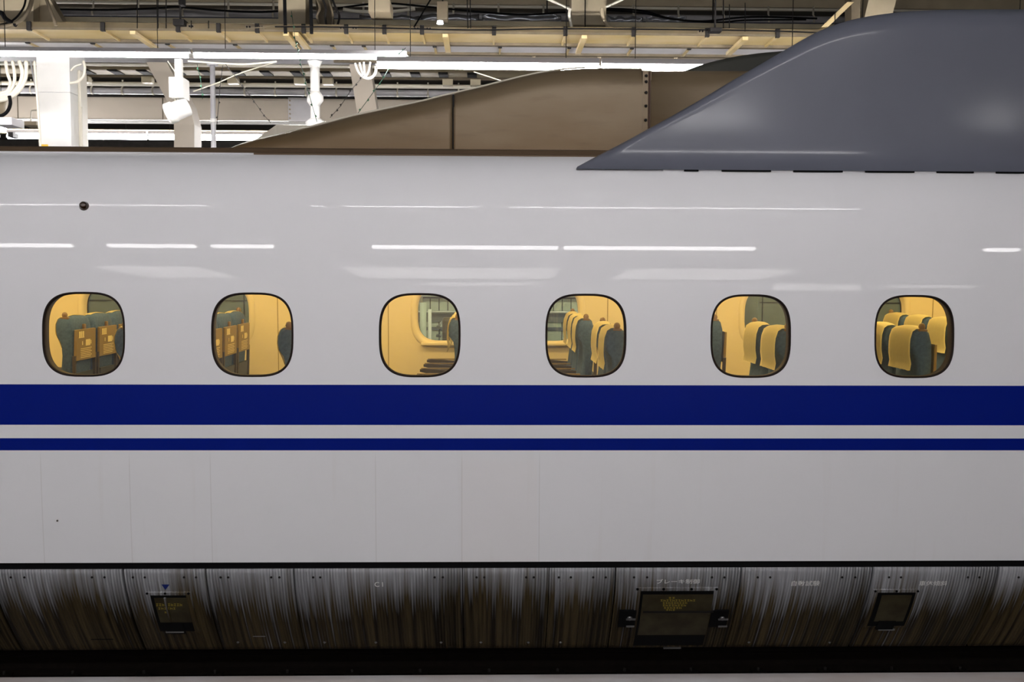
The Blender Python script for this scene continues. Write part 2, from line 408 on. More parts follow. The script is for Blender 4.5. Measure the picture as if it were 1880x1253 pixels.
# ------------------------------------------------------------------ skirt
ZS0 = ZD(1043, 6.27); ZS1 = ZD(1191, 6.64)
def sk(t, off=0):    # t 0..1 down the skirt
    y = .012+.385*t**1.45; z = ZS0+(ZS1-ZS0)*t
    dy = .385*1.45*max(t, .001)**.45; dz = (ZS1-ZS0); L = math.hypot(dy, dz); ny, nz_ = dz/L, -dy/L   # outward normal
    return y+ny*off, z+nz_*off
def sk_t(z): return (z-ZS0)/(ZS1-ZS0)
def sk_pt(px, py, off=0):
    d = 6.4
    for _ in range(8):
        p = U(px, py, d); t = min(max(sk_t(p.z), 0), 1); d = sk(t)[0]-YO
    y, z = sk(t, off); return Vector((p.x, y, z)), t
seam_x = [XL, XD(-322, 6.26, 1045), XD(-16, 6.26, 1045), XD(225.5, 6.26, 1045), XD(377.5, 6.26, 1045), XD(539, 6.26, 1045), XD(849, 6.26, 1045), XD(1008.5, 6.26, 1045), XD(1130.5, 6.26, 1045), XD(1361, 6.26, 1045), XD(1602, 6.26, 1045), XD(1833, 6.26, 1045), XD(2075, 6.26, 1045), XR]
gaps = [.008, .01, .014, .014, .008, .007, .006, .006, .009, .008, .013, .016, .01, .01]
panels = []
for i in range(len(seam_x)-1):
    a, b_ = seam_x[i]+gaps[i]/2, seam_x[i+1]-gaps[i+1]/2; bm = MB(); N = 22
    ts = [j/N for j in range(N+1)]
    def row(x, off, extra=0): return [(x, *sk(t, off)) for t in ts]
    rim = [(x_, .040, ZS0-.004) for x_ in (a, b_)]
    G = [[Vector((x, .05, ZS0-.010)) for x in (a, b_)], [Vector((x, .022, ZS0-.001)) for x in (a, b_)], [Vector((x, .013, ZS0-.003)) for x in (a, b_)]]
    for t in ts[1:]: G.append([Vector((x, *sk(t))) for x in (a, b_)])
    G.append([Vector((x, *sk(1, -.03))) for x in (a, b_)])
    for t in ts[::-1][:-1]: G.append([Vector((x, *sk(t, -.03))) for x in (a, b_)])
    V = bm.grid(G); bm.bm.faces.new([r[0] for r in V]); bm.bm.faces.new([r[1] for r in V][::-1])
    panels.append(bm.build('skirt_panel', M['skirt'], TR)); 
def panel_of(x):
    for i in range(len(seam_x)-1):
        if seam_x[i] <= x < seam_x[i+1]: return panels[i]
bolt_px = [20, 45, 169, 192, 244, 266, 338, 360, 405, 419, 498, 513, 575, 588, 798, 813, 875, 889, 966, 980, 1026, 1048, 1089, 1112, 1164, 1188, 1307, 1330, 1391, 1414, 1546, 1570, 1632, 1654, 1777, 1798, 1870]
for px in bolt_px:
    p, t = sk_pt(px, 1060.5); q, _ = sk_pt(px, 1060.5, .004)
    bm = MB(); bm.tube([p, p.lerp(q, .8), q], [.0075, .0075, .004], 10); bm.build('bolt', M['dark'], panel_of(p.x))
for px in (437, 523, 596, 690, 810, 883, 970, 1029, 1163, 1375, 1523):
    p, t = sk_pt(px, 1180); q, _ = sk_pt(px, 1180, .006)
    bm = MB(); bm.tube([p, q], [.010, .006], 10); bm.build('bolt', M['metal'], panel_of(p.x))
def sk_patch(name, px0, py0, px1, py1, mt, parent, off=.004, depth=.01, slant=0):
    """a plate lying on the skirt between two upright edges"""
    a, t0 = sk_pt(px0, py0); b_, _ = sk_pt(px1, py0); c, t1 = sk_pt(px0, py1)
    bm = MB(); N = max(2, int((t1-t0)*16)); G = []
    tt = [t0+(t1-t0)*j/N for j in range(N+1)]
    x0, x1 = a.x, b_.x
    ring = [[(x, *sk(t, off)) for x in (x0, x1)] for t in tt]
    back = [[(x, *sk(t, off-depth)) for x in (x0, x1)] for t in tt[::-1]]
    V = bm.grid(ring+back+[ring[0]], smooth=False)
    bm.bm.faces.new([r[0] for r in V[:-1]]); bm.bm.faces.new([r[1] for r in V[:-1]][::-1])
    bmesh.ops.remove_doubles(bm.bm, verts=bm.bm.verts, dist=1e-5)
    return bm.build(name, mt, parent)
def sk_rows(name, lines, mt, parent, off=.006):
    """rows of small unreadable marks: lines = (px0, px1, py, h, n)"""
    bm = MB()
    for px0, px1, py, h, n_ in lines:
        for i in range(n_):
            q0 = px0+(px1-px0)*i/n_; q1 = q0+(px1-px0)/n_*.72
            for (u0, u1, w0, w1) in ((0, 1, 0, .22), (.4, .62, 0, 1), (0, 1, .72, .92)) if (i*7+int(py)) % 3 else ((0, .25, 0, 1), (0, 1, .4, .6), (.75, 1, .2, 1)):
                pts = []
                for (u, w) in ((u0, w0), (u1, w0), (u1, w1), (u0, w1)):
                    p, t = sk_pt(q0+(q1-q0)*u, py+h*w, off); pts.append(bm.bm.verts.new(p))
                bm.bm.faces.new(pts)
    return bm.build(name, mt, parent)
ph = panels[3]
def hatch(ph, x0, y0, x1, y1, ix0, iy0, ix1, iy1, ybot):
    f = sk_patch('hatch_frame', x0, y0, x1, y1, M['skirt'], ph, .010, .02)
    sk_patch('hatch_groove', x0+8, y0+5, x1-8, y1-3, M['black'], f, .0125, .004)
    c = sk_patch('hatch_cover', ix0, iy0, ix1, iy1, M['hatch'], f, .016, .01)
    return f
h1 = hatch(panels[3], 269, 1087, 350, 1160, 284, 1096, 343, 1140, 1160)
sk_patch('latch', 302, 1140, 336, 1160, M['black'], h1, .02, .014); sk_patch('latch', 306, 1155.3, 339, 1156.8, M['metal'], h1, .026, .01)
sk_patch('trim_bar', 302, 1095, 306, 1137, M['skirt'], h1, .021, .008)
sk_rows('lettering', [(288, 337, 1105, 5, 9), (292, 325, 1112, 4, 6), (304, 312, 1119, 4, 2)], M['yink'], h1, .018)
for q in (271, 304, 347):
    p, t = sk_pt(q, 1088, .010); g, _ = sk_pt(q, 1088, .015); bm = MB(); bm.tube([p, g], .008, 8); bm.build('screw', M['black'], h1)
h2 = hatch(panels[8], 1168, 1079, 1318, 1186, 1180, 1090, 1309, 1163, 1186)
sk_patch('rib', 1180, 1119, 1309, 1122, M['dark'], h2, .020, .006)
sk_rows('lettering', [(1227, 1240, 1093, 3.5, 2), (1212, 1277, 1097.5, 3.5, 12), (1216, 1262, 1102, 3.5, 9), (1216, 1260, 1106.5, 3.5, 8), (1218, 1252, 1111, 3.5, 6), (1222, 1240, 1115, 3, 3)], M['yink'], h2, .019)
for q in (1170, 1218, 1269, 1315):
    p, t = sk_pt(q, 1080, .010); g, _ = sk_pt(q, 1080, .016); bm = MB(); bm.tube([p, g], .009, 8); bm.build('screw', M['black'], h2)
for (a, b_) in ((1137, 1168), (1306, 1338)):
    lt = sk_patch('side_latch', a, 1119, b_, 1148, M['black'], h2, .018, .014)
    sk_patch('latch_bar', a+12, 1132, b_-2, 1134, M['metal'], h2, .026, .01); sk_patch('latch_bar', a+12, 1145, b_-4, 1147, M['metal'], h2, .024, .01)
    p, t = sk_pt((a+b_)/2+3, 1131, .016); g, _ = sk_pt((a+b_)/2+3, 1131, .03); bm = MB(); bm.tube([p, g], [.018, .014], 12); bm.build('latch_knob', M['metal'], h2)
h3 = hatch(panels[10], 1603, 1082, 1688, 1150, 1618, 1091, 1673, 1138, 1150)
sk_patch('latch', 1612, 1137, 1643, 1152, M['black'], h3, .02, .014); sk_patch('latch', 1611, 1151.5, 1641, 1153, M['metal'], h3, .024, .01)
for q in (1606, 1645, 1684):
    p, t = sk_pt(q, 1084, .010); g, _ = sk_pt(q, 1084, .015); bm = MB(); bm.tube([p, g], .008, 8); bm.build('screw', M['black'], h3)
sk_patch('lift_handle', 1218, 1188.2, 1250, 1189.8, M['metal'], panels[8], .012, .012)
sk_patch('seam_strip', 167, 1174, 208, 1175, M['black'], panels[2], .002, .004)
sk_patch('seam_strip', 464, 1168.5, 487, 1169.5, M['metal'], panels[5], .002, .004)
# blue pointer
bm = MB(); pts = [bm.bm.verts.new(sk_pt(*q, .003)[0]) for q in ((296.5, 1073.2), (311.5, 1073.2), (304, 1083.5))]; bm.bm.faces.new(pts)
bm.build('blue_pointer_mark', M['blueink'], panels[3])
# lettering
def lettering(txt, px, py, hpx, parent, mt, squash=1.0, bold=.0):
    cu = bpy.data.curves.new('lettering', 'FONT'); cu.body = txt; cu.size = 1; cu.align_x = 'CENTER'; cu.align_y = 'CENTER'; cu.extrude = .012; cu.offset = bold
    o = bpy.data.objects.new('lettering', cu); COL.objects.link(o)
    bpy.context.view_layer.update(); dg = bpy.context.evaluated_depsgraph_get()
    me = bpy.data.meshes.new_from_object(o.evaluated_get(dg)); bpy.data.objects.remove(o)
    p, t = sk_pt(px, py, .003); s = hpx/F_PX*6.3
    zs = [v.co.y for v in me.vertices]; xs = [v.co.x for v in me.vertices]; hh = max(zs)-min(zs); cy = (max(zs)+min(zs))/2; cx_ = (max(xs)+min(xs))/2
    for v in me.vertices:
        z = p.z+(v.co.y-cy)/hh*s; y, z2 = sk(sk_t(z), .003+v.co.z*s*.1); x = p.x+(v.co.x-cx_)/hh*s*squash
        v.co = (x, y, z2)
    return obj('lettering', me, mt, parent)
M['ink_faint'] = mat('faded_lettering', (.30, .30, .29), .6)
lettering('C I', 695.5, 1073, 10, panels[6], M['ink'], 1.0, .01)
lettering('C I I MTr', 1040, 1066.5, 7, panels[8-1], M['ink_faint'], .75, .005)
lettering('ブレーキ制御', 1245, 1067.5, 10, panels[8], M['ink'], 1.32, .006)
lettering('自動試験', 1479, 1071, 11.5, panels[9], M['ink'], 1.15, .006)
lettering('車体傾斜', 1713, 1071, 11, panels[10], M['ink'], 1.15, .006)

# ------------------------------------------------------------------ roof fairings
def interp(pts, x):
    if x <= pts[0][0]: return pts[0][1]
    for (a, u), (b_, v) in zip(pts, pts[1:]):
        if x <= b_: return u+(v-u)*(x-a)/(b_-a)
    return pts[-1][1]
def smooth_curve(pts, n_=8):   # Catmull-Rom over pixel outline
    out = []
    for i in range(len(pts)-1):
        p0 = pts[max(i-1, 0)]; p1 = pts[i]; p2 = pts[i+1]; p3 = pts[min(i+2, len(pts)-1)]
        for j in range(n_):
            t = j/n_; out.append(tuple(.5*((2*p1[c])+(-p0[c]+p2[c])*t+(2*p0[c]-5*p1[c]+4*p2[c]-p3[c])*t*t+(-p0[c]+3*p1[c]-3*p2[c]+p3[c])*t**3) for c in (0, 1)))
    out.append(pts[-1]); return out
# front slate shield
zb0 = 2.108; yb0 = yz(zb0)
outl = smooth_curve([(1060, 306), (1100, 284), (1150, 258), (1190, 236), (1250, 203), (1300, 174), (1350, 144), (1400, 115), (1450, 86), (1500, 58), (1550, 38), (1600, 26.5), (1650, 19.5), (1700, 16), (1760, 14), (1880, 13.5), (2100, 13.5)])
bm = MB(); G = []
def shield_y(h): return yb0-.03+.09*(1-math.exp(-h/.075))+.04*h
for px, py in outl:
    d = yb0-YO+.1
    for _ in range(6):
        p = U(px, py, d); d = shield_y(max(p.z-zb0, 0))-YO
    H = max(p.z-zb0, .004); r_ = min(.05, H*.4); col = []
    flare = 1.0
    for j in range(27):
        t = (j/26)**1.6; h = H*t
        hh = max(0, h-(H-r_))/r_ if r_ > 0 else 0
        y = shield_y(h)+(1-math.sqrt(max(0, 1-hh*hh)))*r_
        col.append(Vector((p.x, y, zb0+h)))
    yt = col[-1].y
    col += [Vector((p.x, yt+.03+.02*min(1, H), zb0+H-.002)), Vector((p.x, yt+.08, zb0+max(0, H-.05))), Vector((p.x, yt+.10, zb0-.02))]
    G.append(col)
G.insert(0, [Vector((G[0][0].x-.012, yz(zb0)+.02, zb0-.006)) for _ in G[0]])
bm.grid(G); sh = bm.build('pantograph_shield', M['shield'], TR); sh['label'] = 'large slate grey sloping roof shield'
# dark slots and pale tabs along its foot
for x0, x1 in ((1253, 1279), (1321.5, 1411), (1452, 1541.5), (1583, 1672), (1713, 1780), (1821, 1905)):
    a, b_ = XD(x0, 6.6, 311), XD(x1, 6.6, 311); bm = MB()
    bm.box(a, b_, yb0-.022, yb0+.02, zb0-.010, zb0+.003); bm.build('foot_slot', M['black'], sh)
bm = MB(); bm.box(XD(1215, 6.6, 311), XR, yb0-.010, yb0+.03, zb0-.012, zb0+.0015); bm.build('foot_rail', M['body'], sh)
# brown ramp cover behind it
D1 = 7.30; yr = YO+D1
rl = smooth_curve([(412, 284), (430, 270), (465, 258), (500, 249), (600, 224), (657, 209.5), (759, 188), (831, 170.5), (880, 159), (918, 149.5), (960, 139), (1000, 131), (1043, 125.5), (1097, 123), (1178, 123)])
def ramp_seg(name, x0, x1, outline, back=1.3):
    pts = [(x0, interp(outline, x0))]+[q for q in outline if x0 < q[0] < x1]+[(x1, interp(outline, x1))]
    bm = MB(); G = []
    for px, py in pts:
        p = U(px, py, D1+.07); H = max(p.z-2.22, .02); r_ = min(.16, H*.6); col = []
        for zf in (0, .25, .5, .75, 1): col.append(Vector((p.x, yr, 2.22+(H-r_)*zf)))
        for j in range(1, 9):
            a = R(90*j/8); col.append(Vector((p.x, yr+r_*.8*(1-math.cos(a)), 2.22+H-r_+r_*math.sin(a))))
        col.append(Vector((p.x, yr+back, 2.22+H))); col.append(Vector((p.x, yr+back, 2.2)))
        G.append(col)
    V = bm.grid(G); bm.bm.faces.new(V[0]); bm.bm.faces.new(V[-1][::-1])
    return bm.build(name, M['ramp'], TR)
r1 = ramp_seg('roof_ramp_cover', 412, 831, rl); r2 = ramp_seg('roof_ramp_cover', 833.5, 1179, rl)
bm = MB(); bm.box(XD(830.6, D1), XD(833.8, D1), yr+.006, yr+1.2, 2.24, ZD(174, D1)); bm.build('joint_strip', M['dark'], r1)
r3 = ramp_seg('roof_ramp_cover', 1193, 1700, [(1193, 128), (1700, 128)])
bm = MB(); bm.box(XD(1178, D1), XD(1195, D1), yr+.014, yr+1.2, 2.2, ZD(127.5, D1+.03), .004)
fl = bm.build('joint_flange', M['ramp'], TR)
bm = MB(); bm.box(XD(1189, D1), XD(1192.5, D1), yr+.004, yr+.03, 2.24, ZD(128, D1)); bm.build('flange_lip', mat('rusty_edge', (.06, .025, .012), .7), fl)
bm = MB(); bm.box(XD(1178, D1), XD(1180, D1), yr-.004, yr+.03, 2.24, ZD(126, D1)); bm.build('flange_lip', M['ramp'], fl)
for py in (136, 147, 167, 192, 218, 240):
    x, z = XD(1185, D1), ZD(py, D1); bm = MB(); bm.tube([(x, yr+.016, z), (x, yr-.002, z)], [.012, .009], 8); bm.build('bolt', M['dark'], fl)
bm = MB(); bm.box(XD(420, D1), XD(1500, D1), yr-.012, yr+.02, 2.25, 2.275, .003); bm.build('ramp_foot_rail', M['brown'], TR)
bead = []  # pale bead added to draw the reflection along the rounded edge
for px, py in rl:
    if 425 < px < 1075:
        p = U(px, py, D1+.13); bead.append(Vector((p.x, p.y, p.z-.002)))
MB().tube(bead, .0065, 8).build('edge_highlight_bead', M['conduit'], r1)
# dark far shield rising behind
D2 = 8.5; bm = MB(); G = []
for px, py in smooth_curve([(1225, 140), (1262, 127), (1290, 117), (1330, 106.5), (1365, 100), (1420, 93.5), (1500, 90), (1800, 88)]):
    p = U(px, py, D2); G.append([Vector((p.x, p.y, 2.25)), Vector((p.x, p.y, p.z-.04)), Vector((p.x, p.y+.012, p.z-.01)), Vector((p.x, p.y+.04, p.z)), Vector((p.x, p.y+.10, p.z-.01)), Vector((p.x, p.y+.12, 2.25))])
V = bm.grid(G); bm.bm.faces.new(V[0]); bm.build('pantograph_shield', M['shield_in'], TR)['label'] = 'dark olive grey inner roof shield'
# beige cap beyond the ramp
D3 = 8.6
def Q(px, py, d=D3): return U(px, py, d)
bm = MB()
A, B, C_, E_ = Q(432, 266), Q(508, 229), Q(548, 223, D3+.6), Q(640, 222, D3+.6)
bm.hexa([(A.x-.25, A.y, 2.27), (B.x, A.y-.0, 2.27), (B.x, A.y+.9, 2.27), (A.x-.25, A.y+.9, 2.27), (A.x-.2, A.y, 2.3), (B.x, A.y, B.z), (B.x+.05, A.y+.9, C_.z), (A.x-.1, A.y+.9, 2.32)])
bm.hexa([(B.x, A.y, 2.27), (E_.x+.3, A.y+.25, 2.27), (E_.x+.3, A.y+.9, 2.27), (B.x, A.y+.9, 2.27), (B.x, A.y, B.z), (E_.x+.3, A.y+.25, B.z+.02), (E_.x+.3, A.y+.9, C_.z+.02), (B.x+.05, A.y+.9, C_.z)])
bm.build('insulator_cover', M['conduit'], TR)['label'] = 'cream wedge shaped roof cover'

# ------------------------------------------------------------------ seats
def seat_mesh_parts():
    w = .207
    side = [(0, 1.0), (-.003, .96), (.004, .91), (.03, .86), (.048, .82), (.052, .74), (.035, .60), (-.005, .46), (-.02, .36),
            (.09, .33), (.115, .50), (.132, .70), (.142, .86), (.138, .97), (.122, 1.03), (.095, 1.052), (.05, 1.055), (.018, 1.04)]
    bm = bmesh.new(); N = 9; rings = []
    for i in range(N):
        u = -1+2*i/(N-1); y = w*math.copysign(abs(u)**.75, u); e = abs(u)**6
        cx = .07; ring = []
        for x, z in side:
            x2 = cx+(x-cx)*(1-.28*e); z2 = z-(.014*u*u+.012*e if z > .9 else 0)
            if z > .86 and x < .03: x2 += -.022*abs(u)**4*(1-e)
            if z < .84 and x < .06: x2 += -.018*(abs(u)**2)*(1-e)      # bolstered sides
            ring.append(bm.verts.new((x2, y, z2)))
        rings.append(ring)
    K = len(side)
    for a, b_ in zip(rings, rings[1:]):
        for k in range(K): f = bm.faces.new((a[k], a[(k+1) % K], b_[(k+1) % K], b_[k])); f.smooth = True
    bm.faces.new(rings[0][::-1]); bm.faces.new(rings[-1])
    bmesh.ops.recalc_face_normals(bm, faces=bm.faces)
    return bm
def finish(bm, name):
    me = bpy.data.meshes.new(name); bm.to_mesh(me); bm.free(); return me
SEAT = {}
SEAT['backrest'] = (finish(seat_mesh_parts(), 'backrest'), M['seat'])
def cushion():
    m_ = MB(); m_.prism([(.06, -.21, .30), (-.40, -.21, .33), (-.44, -.21, .38), (-.43, -.21, .43), (-.38, -.21, .45), (.05, -.21, .42)], (0, .42, 0), .018)
    return m_
def mesh_of(mb, name):
    bmesh.ops.recalc_face_normals(mb.bm, faces=mb.bm.faces); return finish(mb.bm, name)
SEAT['seat_cushion'] = (mesh_of(cushion(), 'seat_cushion'), M['seat'])
b0 = MB(); b0.box(-.30, .06, -.19, .19, 0, .31, .01); SEAT['seat_base'] = (mesh_of(b0, 'seat_base'), M['seatside'])
def cover_mesh(seed, hug=False):
    rnd = random.Random(seed); path = [(-.012, .775), (-.004, .82), (-.012, .87), (-.013, .91), (-.012, .96), (-.008, 1.0), (.006, 1.046), (.03, 1.062), (.06, 1.066), (.085, 1.064)]
    path = [(.046, .80), (.034, .835), (.014, .88), (.0, .92), (-.005, .96), (-.003, 1.0), (.01, 1.04), (.03, 1.058), (.06, 1.062), (.085, 1.060)] if hug else path
    m_ = MB(); G = []; NY = 15; ph = rnd.random()*6
    for i, (x, z) in enumerate(path):
        row = []
        for j in range(NY):
            u = -1+2*j/(NY-1); y = (.165+.012*(1-i/10))*u-(0 if hug else .018); fold = .004*math.sin(u*9+ph)*(1-i/11) if i < 6 else 0
            zz = z-(.014*u*u if z > .9 else 0)+(rnd.uniform(-.0015, .0015) if i == 0 else 0); 
            row.append(Vector((x-abs(fold)-.002, y, zz)))
        G.append(row)
    m_.grid(G); me = m_
    bmesh.ops.solidify(me.bm, geom=me.bm.faces[:], thickness=.004)
    return mesh_of(me, 'headrest_cover')
COV = [cover_mesh(s) for s in range(3)]+[cover_mesh(5, True)]
def tray():
    m_ = MB(); m_.prism([(.148, -.195, .945), (.166, -.195, .943), (.160, -.195, .700), (.137, -.195, .702)], (0, .39, 0), .005); return m_
SEAT['tray_table'] = (mesh_of(tray(), 'tray_table'), M['tray'])
b0 = MB()
def tx(z): return .1625+(z-.7)*.025
def mark(y0, y1, z0, z1):
    b0.hexa([(tx(z0), y0, z0), (tx(z0)+.002, y0, z0), (tx(z0)+.002, y1, z0), (tx(z0), y1, z0), (tx(z1), y0, z1), (tx(z1)+.002, y0, z1), (tx(z1)+.002, y1, z1), (tx(z1), y1, z1)])
for y0 in (-.15, -.115, -.08): mark(y0, y0+.024, .885, .93); 
mark(-.155, -.05, .878, .884); mark(-.02, .07, .81, .86)
for i in range(6): mark(-.12, .10-.02*(i % 2), .788-i*.014, .793-i*.014)
for y0 in (-.09, .08): mark(y0, y0+.012, .82, .85)
SEAT['tray_label'] = (mesh_of(b0, 'tray_label'), M['sticker'])
b0 = MB(); b0.box(.140, .158, -.02, .02, .945, .985, .006); SEAT['tray_latch'] = (mesh_of(b0, 'tray_latch'), M['knob'])
b0 = MB()
for y in (-.20, .20): b0.prism([(.135, y-.012, .74), (.160, y-.012, .74), (.150, y-.012, .42), (.125, y-.012, .40)], (0, .024, 0), .003)
SEAT['tray_arm'] = (mesh_of(b0, 'tray_arm'), M['tan_dark'])
b0 = MB(); b0.prism([(.128, -.16, .60), (.152, -.16, .60), (.135, -.16, .40), (.11, -.16, .40)], (0, .32, 0), .004); SEAT['magazine_pocket'] = (mesh_of(b0, 'magazine_pocket'), M['seatside'])
b0 = MB(); b0.tube([(.070, 0, 1.03), (.07, 0, 1.048), (.07, 0, 1.062), (.07, 0, 1.078), (.07, 0, 1.085)], [.018, .019, .022, .017, .006], 14); b0.box(.045, .10, -.022, .022, 1.03, 1.045, .004)
SEAT['grab_handle'] = (mesh_of(b0, 'grab_handle'), M['knob'])
b0 = MB(); b0.prism([(.08, -.02, .585), (-.22, -.02, .61), (-.26, -.02, .60), (-.26, -.02, .58), (-.20, -.02, .565), (.08, -.02, .53)], (0, .04, 0), .006); SEAT['armrest'] = (mesh_of(b0, 'armrest'), M['tan_dark'])
b0 = MB(); b0.box(-.25, .02, -.010, .010, .602, .612, .002); SEAT['armrest_pad'] = (mesh_of(b0, 'armrest_pad'), M['tray'])
for k, (me, mt_) in SEAT.items(): me.materials.append(mt_)
for me in COV: me.materials.append(M['cover'])
SEAT['backrest'][0].polygons.foreach_set('use_smooth', [True]*len(SEAT['backrest'][0].polygons))
def seat(X, y, lab, group, knob=0, lean=0, ci=0, arm_near=False, hug=False):
    r = empty('reclining_chair', (X, y, .03), lab, 'chair', group); 
    tilt = bpy.data.objects.new('backrest', SEAT['backrest'][0]); COL.objects.link(tilt); tilt.parent = r; 
    def add(n_, me, par=r, loc=(0, 0, 0)):
        o = bpy.data.objects.new(n_, me); COL.objects.link(o); o.parent = par; o.location = loc; return o
    tilt.rotation_euler.y = lean
    add('headrest_cover', COV[3 if hug else ci % 3], tilt)
    tt = add('tray_table', SEAT['tray_table'][0], r); tt.rotation_euler.y = lean; add('tray_label', SEAT['tray_label'][0], tt)
    for q in ('tray_latch', 'magazine_pocket', 'tray_arm'): add(q, SEAT[q][0], r).rotation_euler.y = lean
    for q in ('seat_cushion', 'seat_base'): add(q, SEAT[q][0], r)
    for yy in (-.236, .236) if arm_near else (.236,):
        a = add('armrest', SEAT['armrest'][0], r, (0, yy, 0)); add('armrest_pad', SEAT['armrest_pad'][0], a)
    if knob: add('grab_handle', SEAT['grab_handle'][0], tilt, (0, knob*.175, 0))
    return r
def row_x(px, y): return XD(px, y-YO, 585)
names6 = ['leftmost', 'second', 'third', 'fourth', 'fifth', 'rightmost']
near_rows = [(row_x(204, .2), 0, 0), (row_x(507, .2), 1, 0), (row_x(1115, .2), 3, 0), (row_x(1431.5, .2), 4, 0), (row_x(1686, .2), 5, -.02)]
ci = 0
for X, wi, ln in near_rows:
    for j, yc in enumerate((.43, .90)):
        what = 'seen from behind' if wi < 2 else 'with cream headrest cloth'
        seat(X, yc, f'teal chair {what}, near pair in {names6[wi]} window, ' + ('beside glass' if j == 0 else 'on aisle'), 'seats in the near pairs', knob=(-1 if j == 0 else 1), lean=ln, ci=ci, arm_near=(j == 0), hug=wi < 2); ci += 1
far_rows = [(row_x(97, 1.66), 0), (row_x(97, 1.66)+P, 1), (row_x(824, 1.66), 2), (row_x(1061, 1.66), 3), (row_x(1299, 1.66), 4), (row_x(1744, 1.66), 5)]
for X, wi in far_rows:
    for j, yc in enumerate((1.89, 2.36, 2.83)):
        what = 'with brown tray table' if wi < 2 else 'with cream headrest cloth'
        seat(X, yc, f'teal chair {what}, far row in {names6[wi]} window, ' + ('on aisle', 'in middle', 'by far wall')[j], 'seats in the far rows of three', knob=(-1 if j == 0 else (1 if j == 2 else 0)), ci=ci, arm_near=(j == 0), hug=wi < 2); ci += 1

# ------------------------------------------------------------------ trackbed, platforms
def struct(name, mb, mt): o = mb.build(name, mt); o['kind'] = 'structure'; return o
struct('floor', MB().box(-16, 16, -4.3, 3.9, -1.75, -1.50), M['ballast'])
YE = ZD(1237, 1); 
zc = -1.30; ye = None
for i in range(400):
    y_ = -.5+i*.005
    if U(900, 1238, y_-YO).z >= zc: ye = y_
v_ = None
# where the sight line through y=1238 px reaches the slab height
a_ = U(900, 1238, 1.0).z-CAM.z; dd = (zc-CAM.z)/a_; ye = YO+dd
sl = MB().box(-9, 9, ye-.32, ye, -1.52, zc, .02).build('concrete_slab', M['concrete']); tag(sl, 'pale concrete slab edge running along the foot of the train', 'concrete slab')
ry = ye+.22
bm = MB(); bm.prism([(-12, ry-.065, -1.36), (-12, ry-.065, -1.345), (-12, ry-.012, -1.33), (-12, ry-.010, -1.24), (-12, ry-.034, -1.225), (-12, ry-.034, -1.19), (-12, ry+.034, -1.19), (-12, ry+.034, -1.225), (-12, ry+.010, -1.24), (-12, ry+.012, -1.33), (-12, ry+.065, -1.345), (-12, ry+.065, -1.36)], (24, 0, 0))
rl_ = bm.build('rail', M['rail']); tag(rl_, 'rusty steel rail under the train behind the pale slab edge', 'rail')
bm = MB(); bm.box(-12, 12, ry-.2, ry+.2, -1.52, -1.36); bm.build('rail_bed', M['ballast'], rl_)
for i, px in enumerate((6, 132, 263, 394, 527, 646, 771, 898, 1024, 1147, 1269, 1393, 1516, 1638, 1764)):
    x = XD(px, ry-.1-YO, 1225)
    f = empty('rail_fastener', (x, ry-.09, -1.36), f'small steel rail clip on the trackbed, {["leftmost","second","third","fourth","fifth","sixth","seventh","eighth","ninth","tenth","eleventh","twelfth","thirteenth","fourteenth","rightmost"][i]} in its line', 'rail clip', 'rail clips along the rail')
    MB().box(-.05, .05, -.045, .05, 0, .022, .006).build('clip_plate', M['rail'], f)
    MB().tube([(0, 0, .02), (0, 0, .04), (0, 0, .044)], [.010, .010, .006], 8).build('clip_bolt', M['dark'], f)
struct('platform_far', MB().box(-16, 16, 3.75, 12.5, -1.5, 0), M['platform'])
struct('platform_near', MB().box(-16, 16, -12.5, -4.3, -1.75, -.02), M['platform'])
struct('wall_far', MB().box(-26, 26, 26, 26.3, -1.5, 6.2), mat('dim_station_wall', (.10, .09, .08), .9, var=.3))
struct('wall_near', MB().box(-16, 16, -12.8, -12.5, -1.5, 5.2), mat('pale_grey_wall', (.78, .77, .78), .8, var=.3))
struct('ceiling_far', MB().box(-26, 26, 3.4, 26.3, 5.6, 5.8), M['ceil'])
struct('ceiling_near', MB().box(-16, 16, -12.8, -1.7, 4.9, 5.1), mat('grey_canopy', (.5, .5, .5), .8, var=.2))

# ------------------------------------------------------------------ station steelwork behind the train
def long_box(name, py0, py1, d, depth, mt, lab, cat, x0=-12, x1=12, parent=None, group=None):
    z1, z0 = ZD(py0, d), ZD(py1, d)
    o = MB().box(x0, x1, YO+d, YO+d+depth, z0, z1, .004 if parent is None else 0).build(name, mt, parent)
    return tag(o, lab, cat, group) if lab else o
def under(d, py0, py1):   # depth span of an underside seen between two rows
    z = ZD(py0, d); a = ZD(py1, d)-CAM.z; return z, (z-CAM.z)/a*d-d
def pipe(name, py, d, r_, mt, lab, cat, x0=-12, x1=12, strap=None, group=None):
    z = ZD(py, d); r = empty(name, (0, YO+d, z), lab, cat, group)
    MB().tube([(x0, 0, 0), (x1, 0, 0)], r_, 14).build('pipe_body', mt, r)
    if strap:
        sp, px0, px1, mts = strap
        q = px0
        while q < px1:
            x = XD(q, d, py)
            bm = MB(); pts = [(x, (r_+.012)*math.cos(R(a)), (r_+.012)*math.sin(R(a))) for a in range(100, 301, 20)]
            pts = [(x, -.01, .16)]+pts
            # flat strap around the near side
            G = [[Vector(p)+Vector((-.012, 0, 0)), Vector(p)+Vector((.012, 0, 0))] for p in pts]
            bm.grid(G); bmesh.ops.solidify(bm.bm, geom=bm.bm.faces[:], thickness=.006)
            bm.build('pipe_strap', mts, r); q += sp
    return r
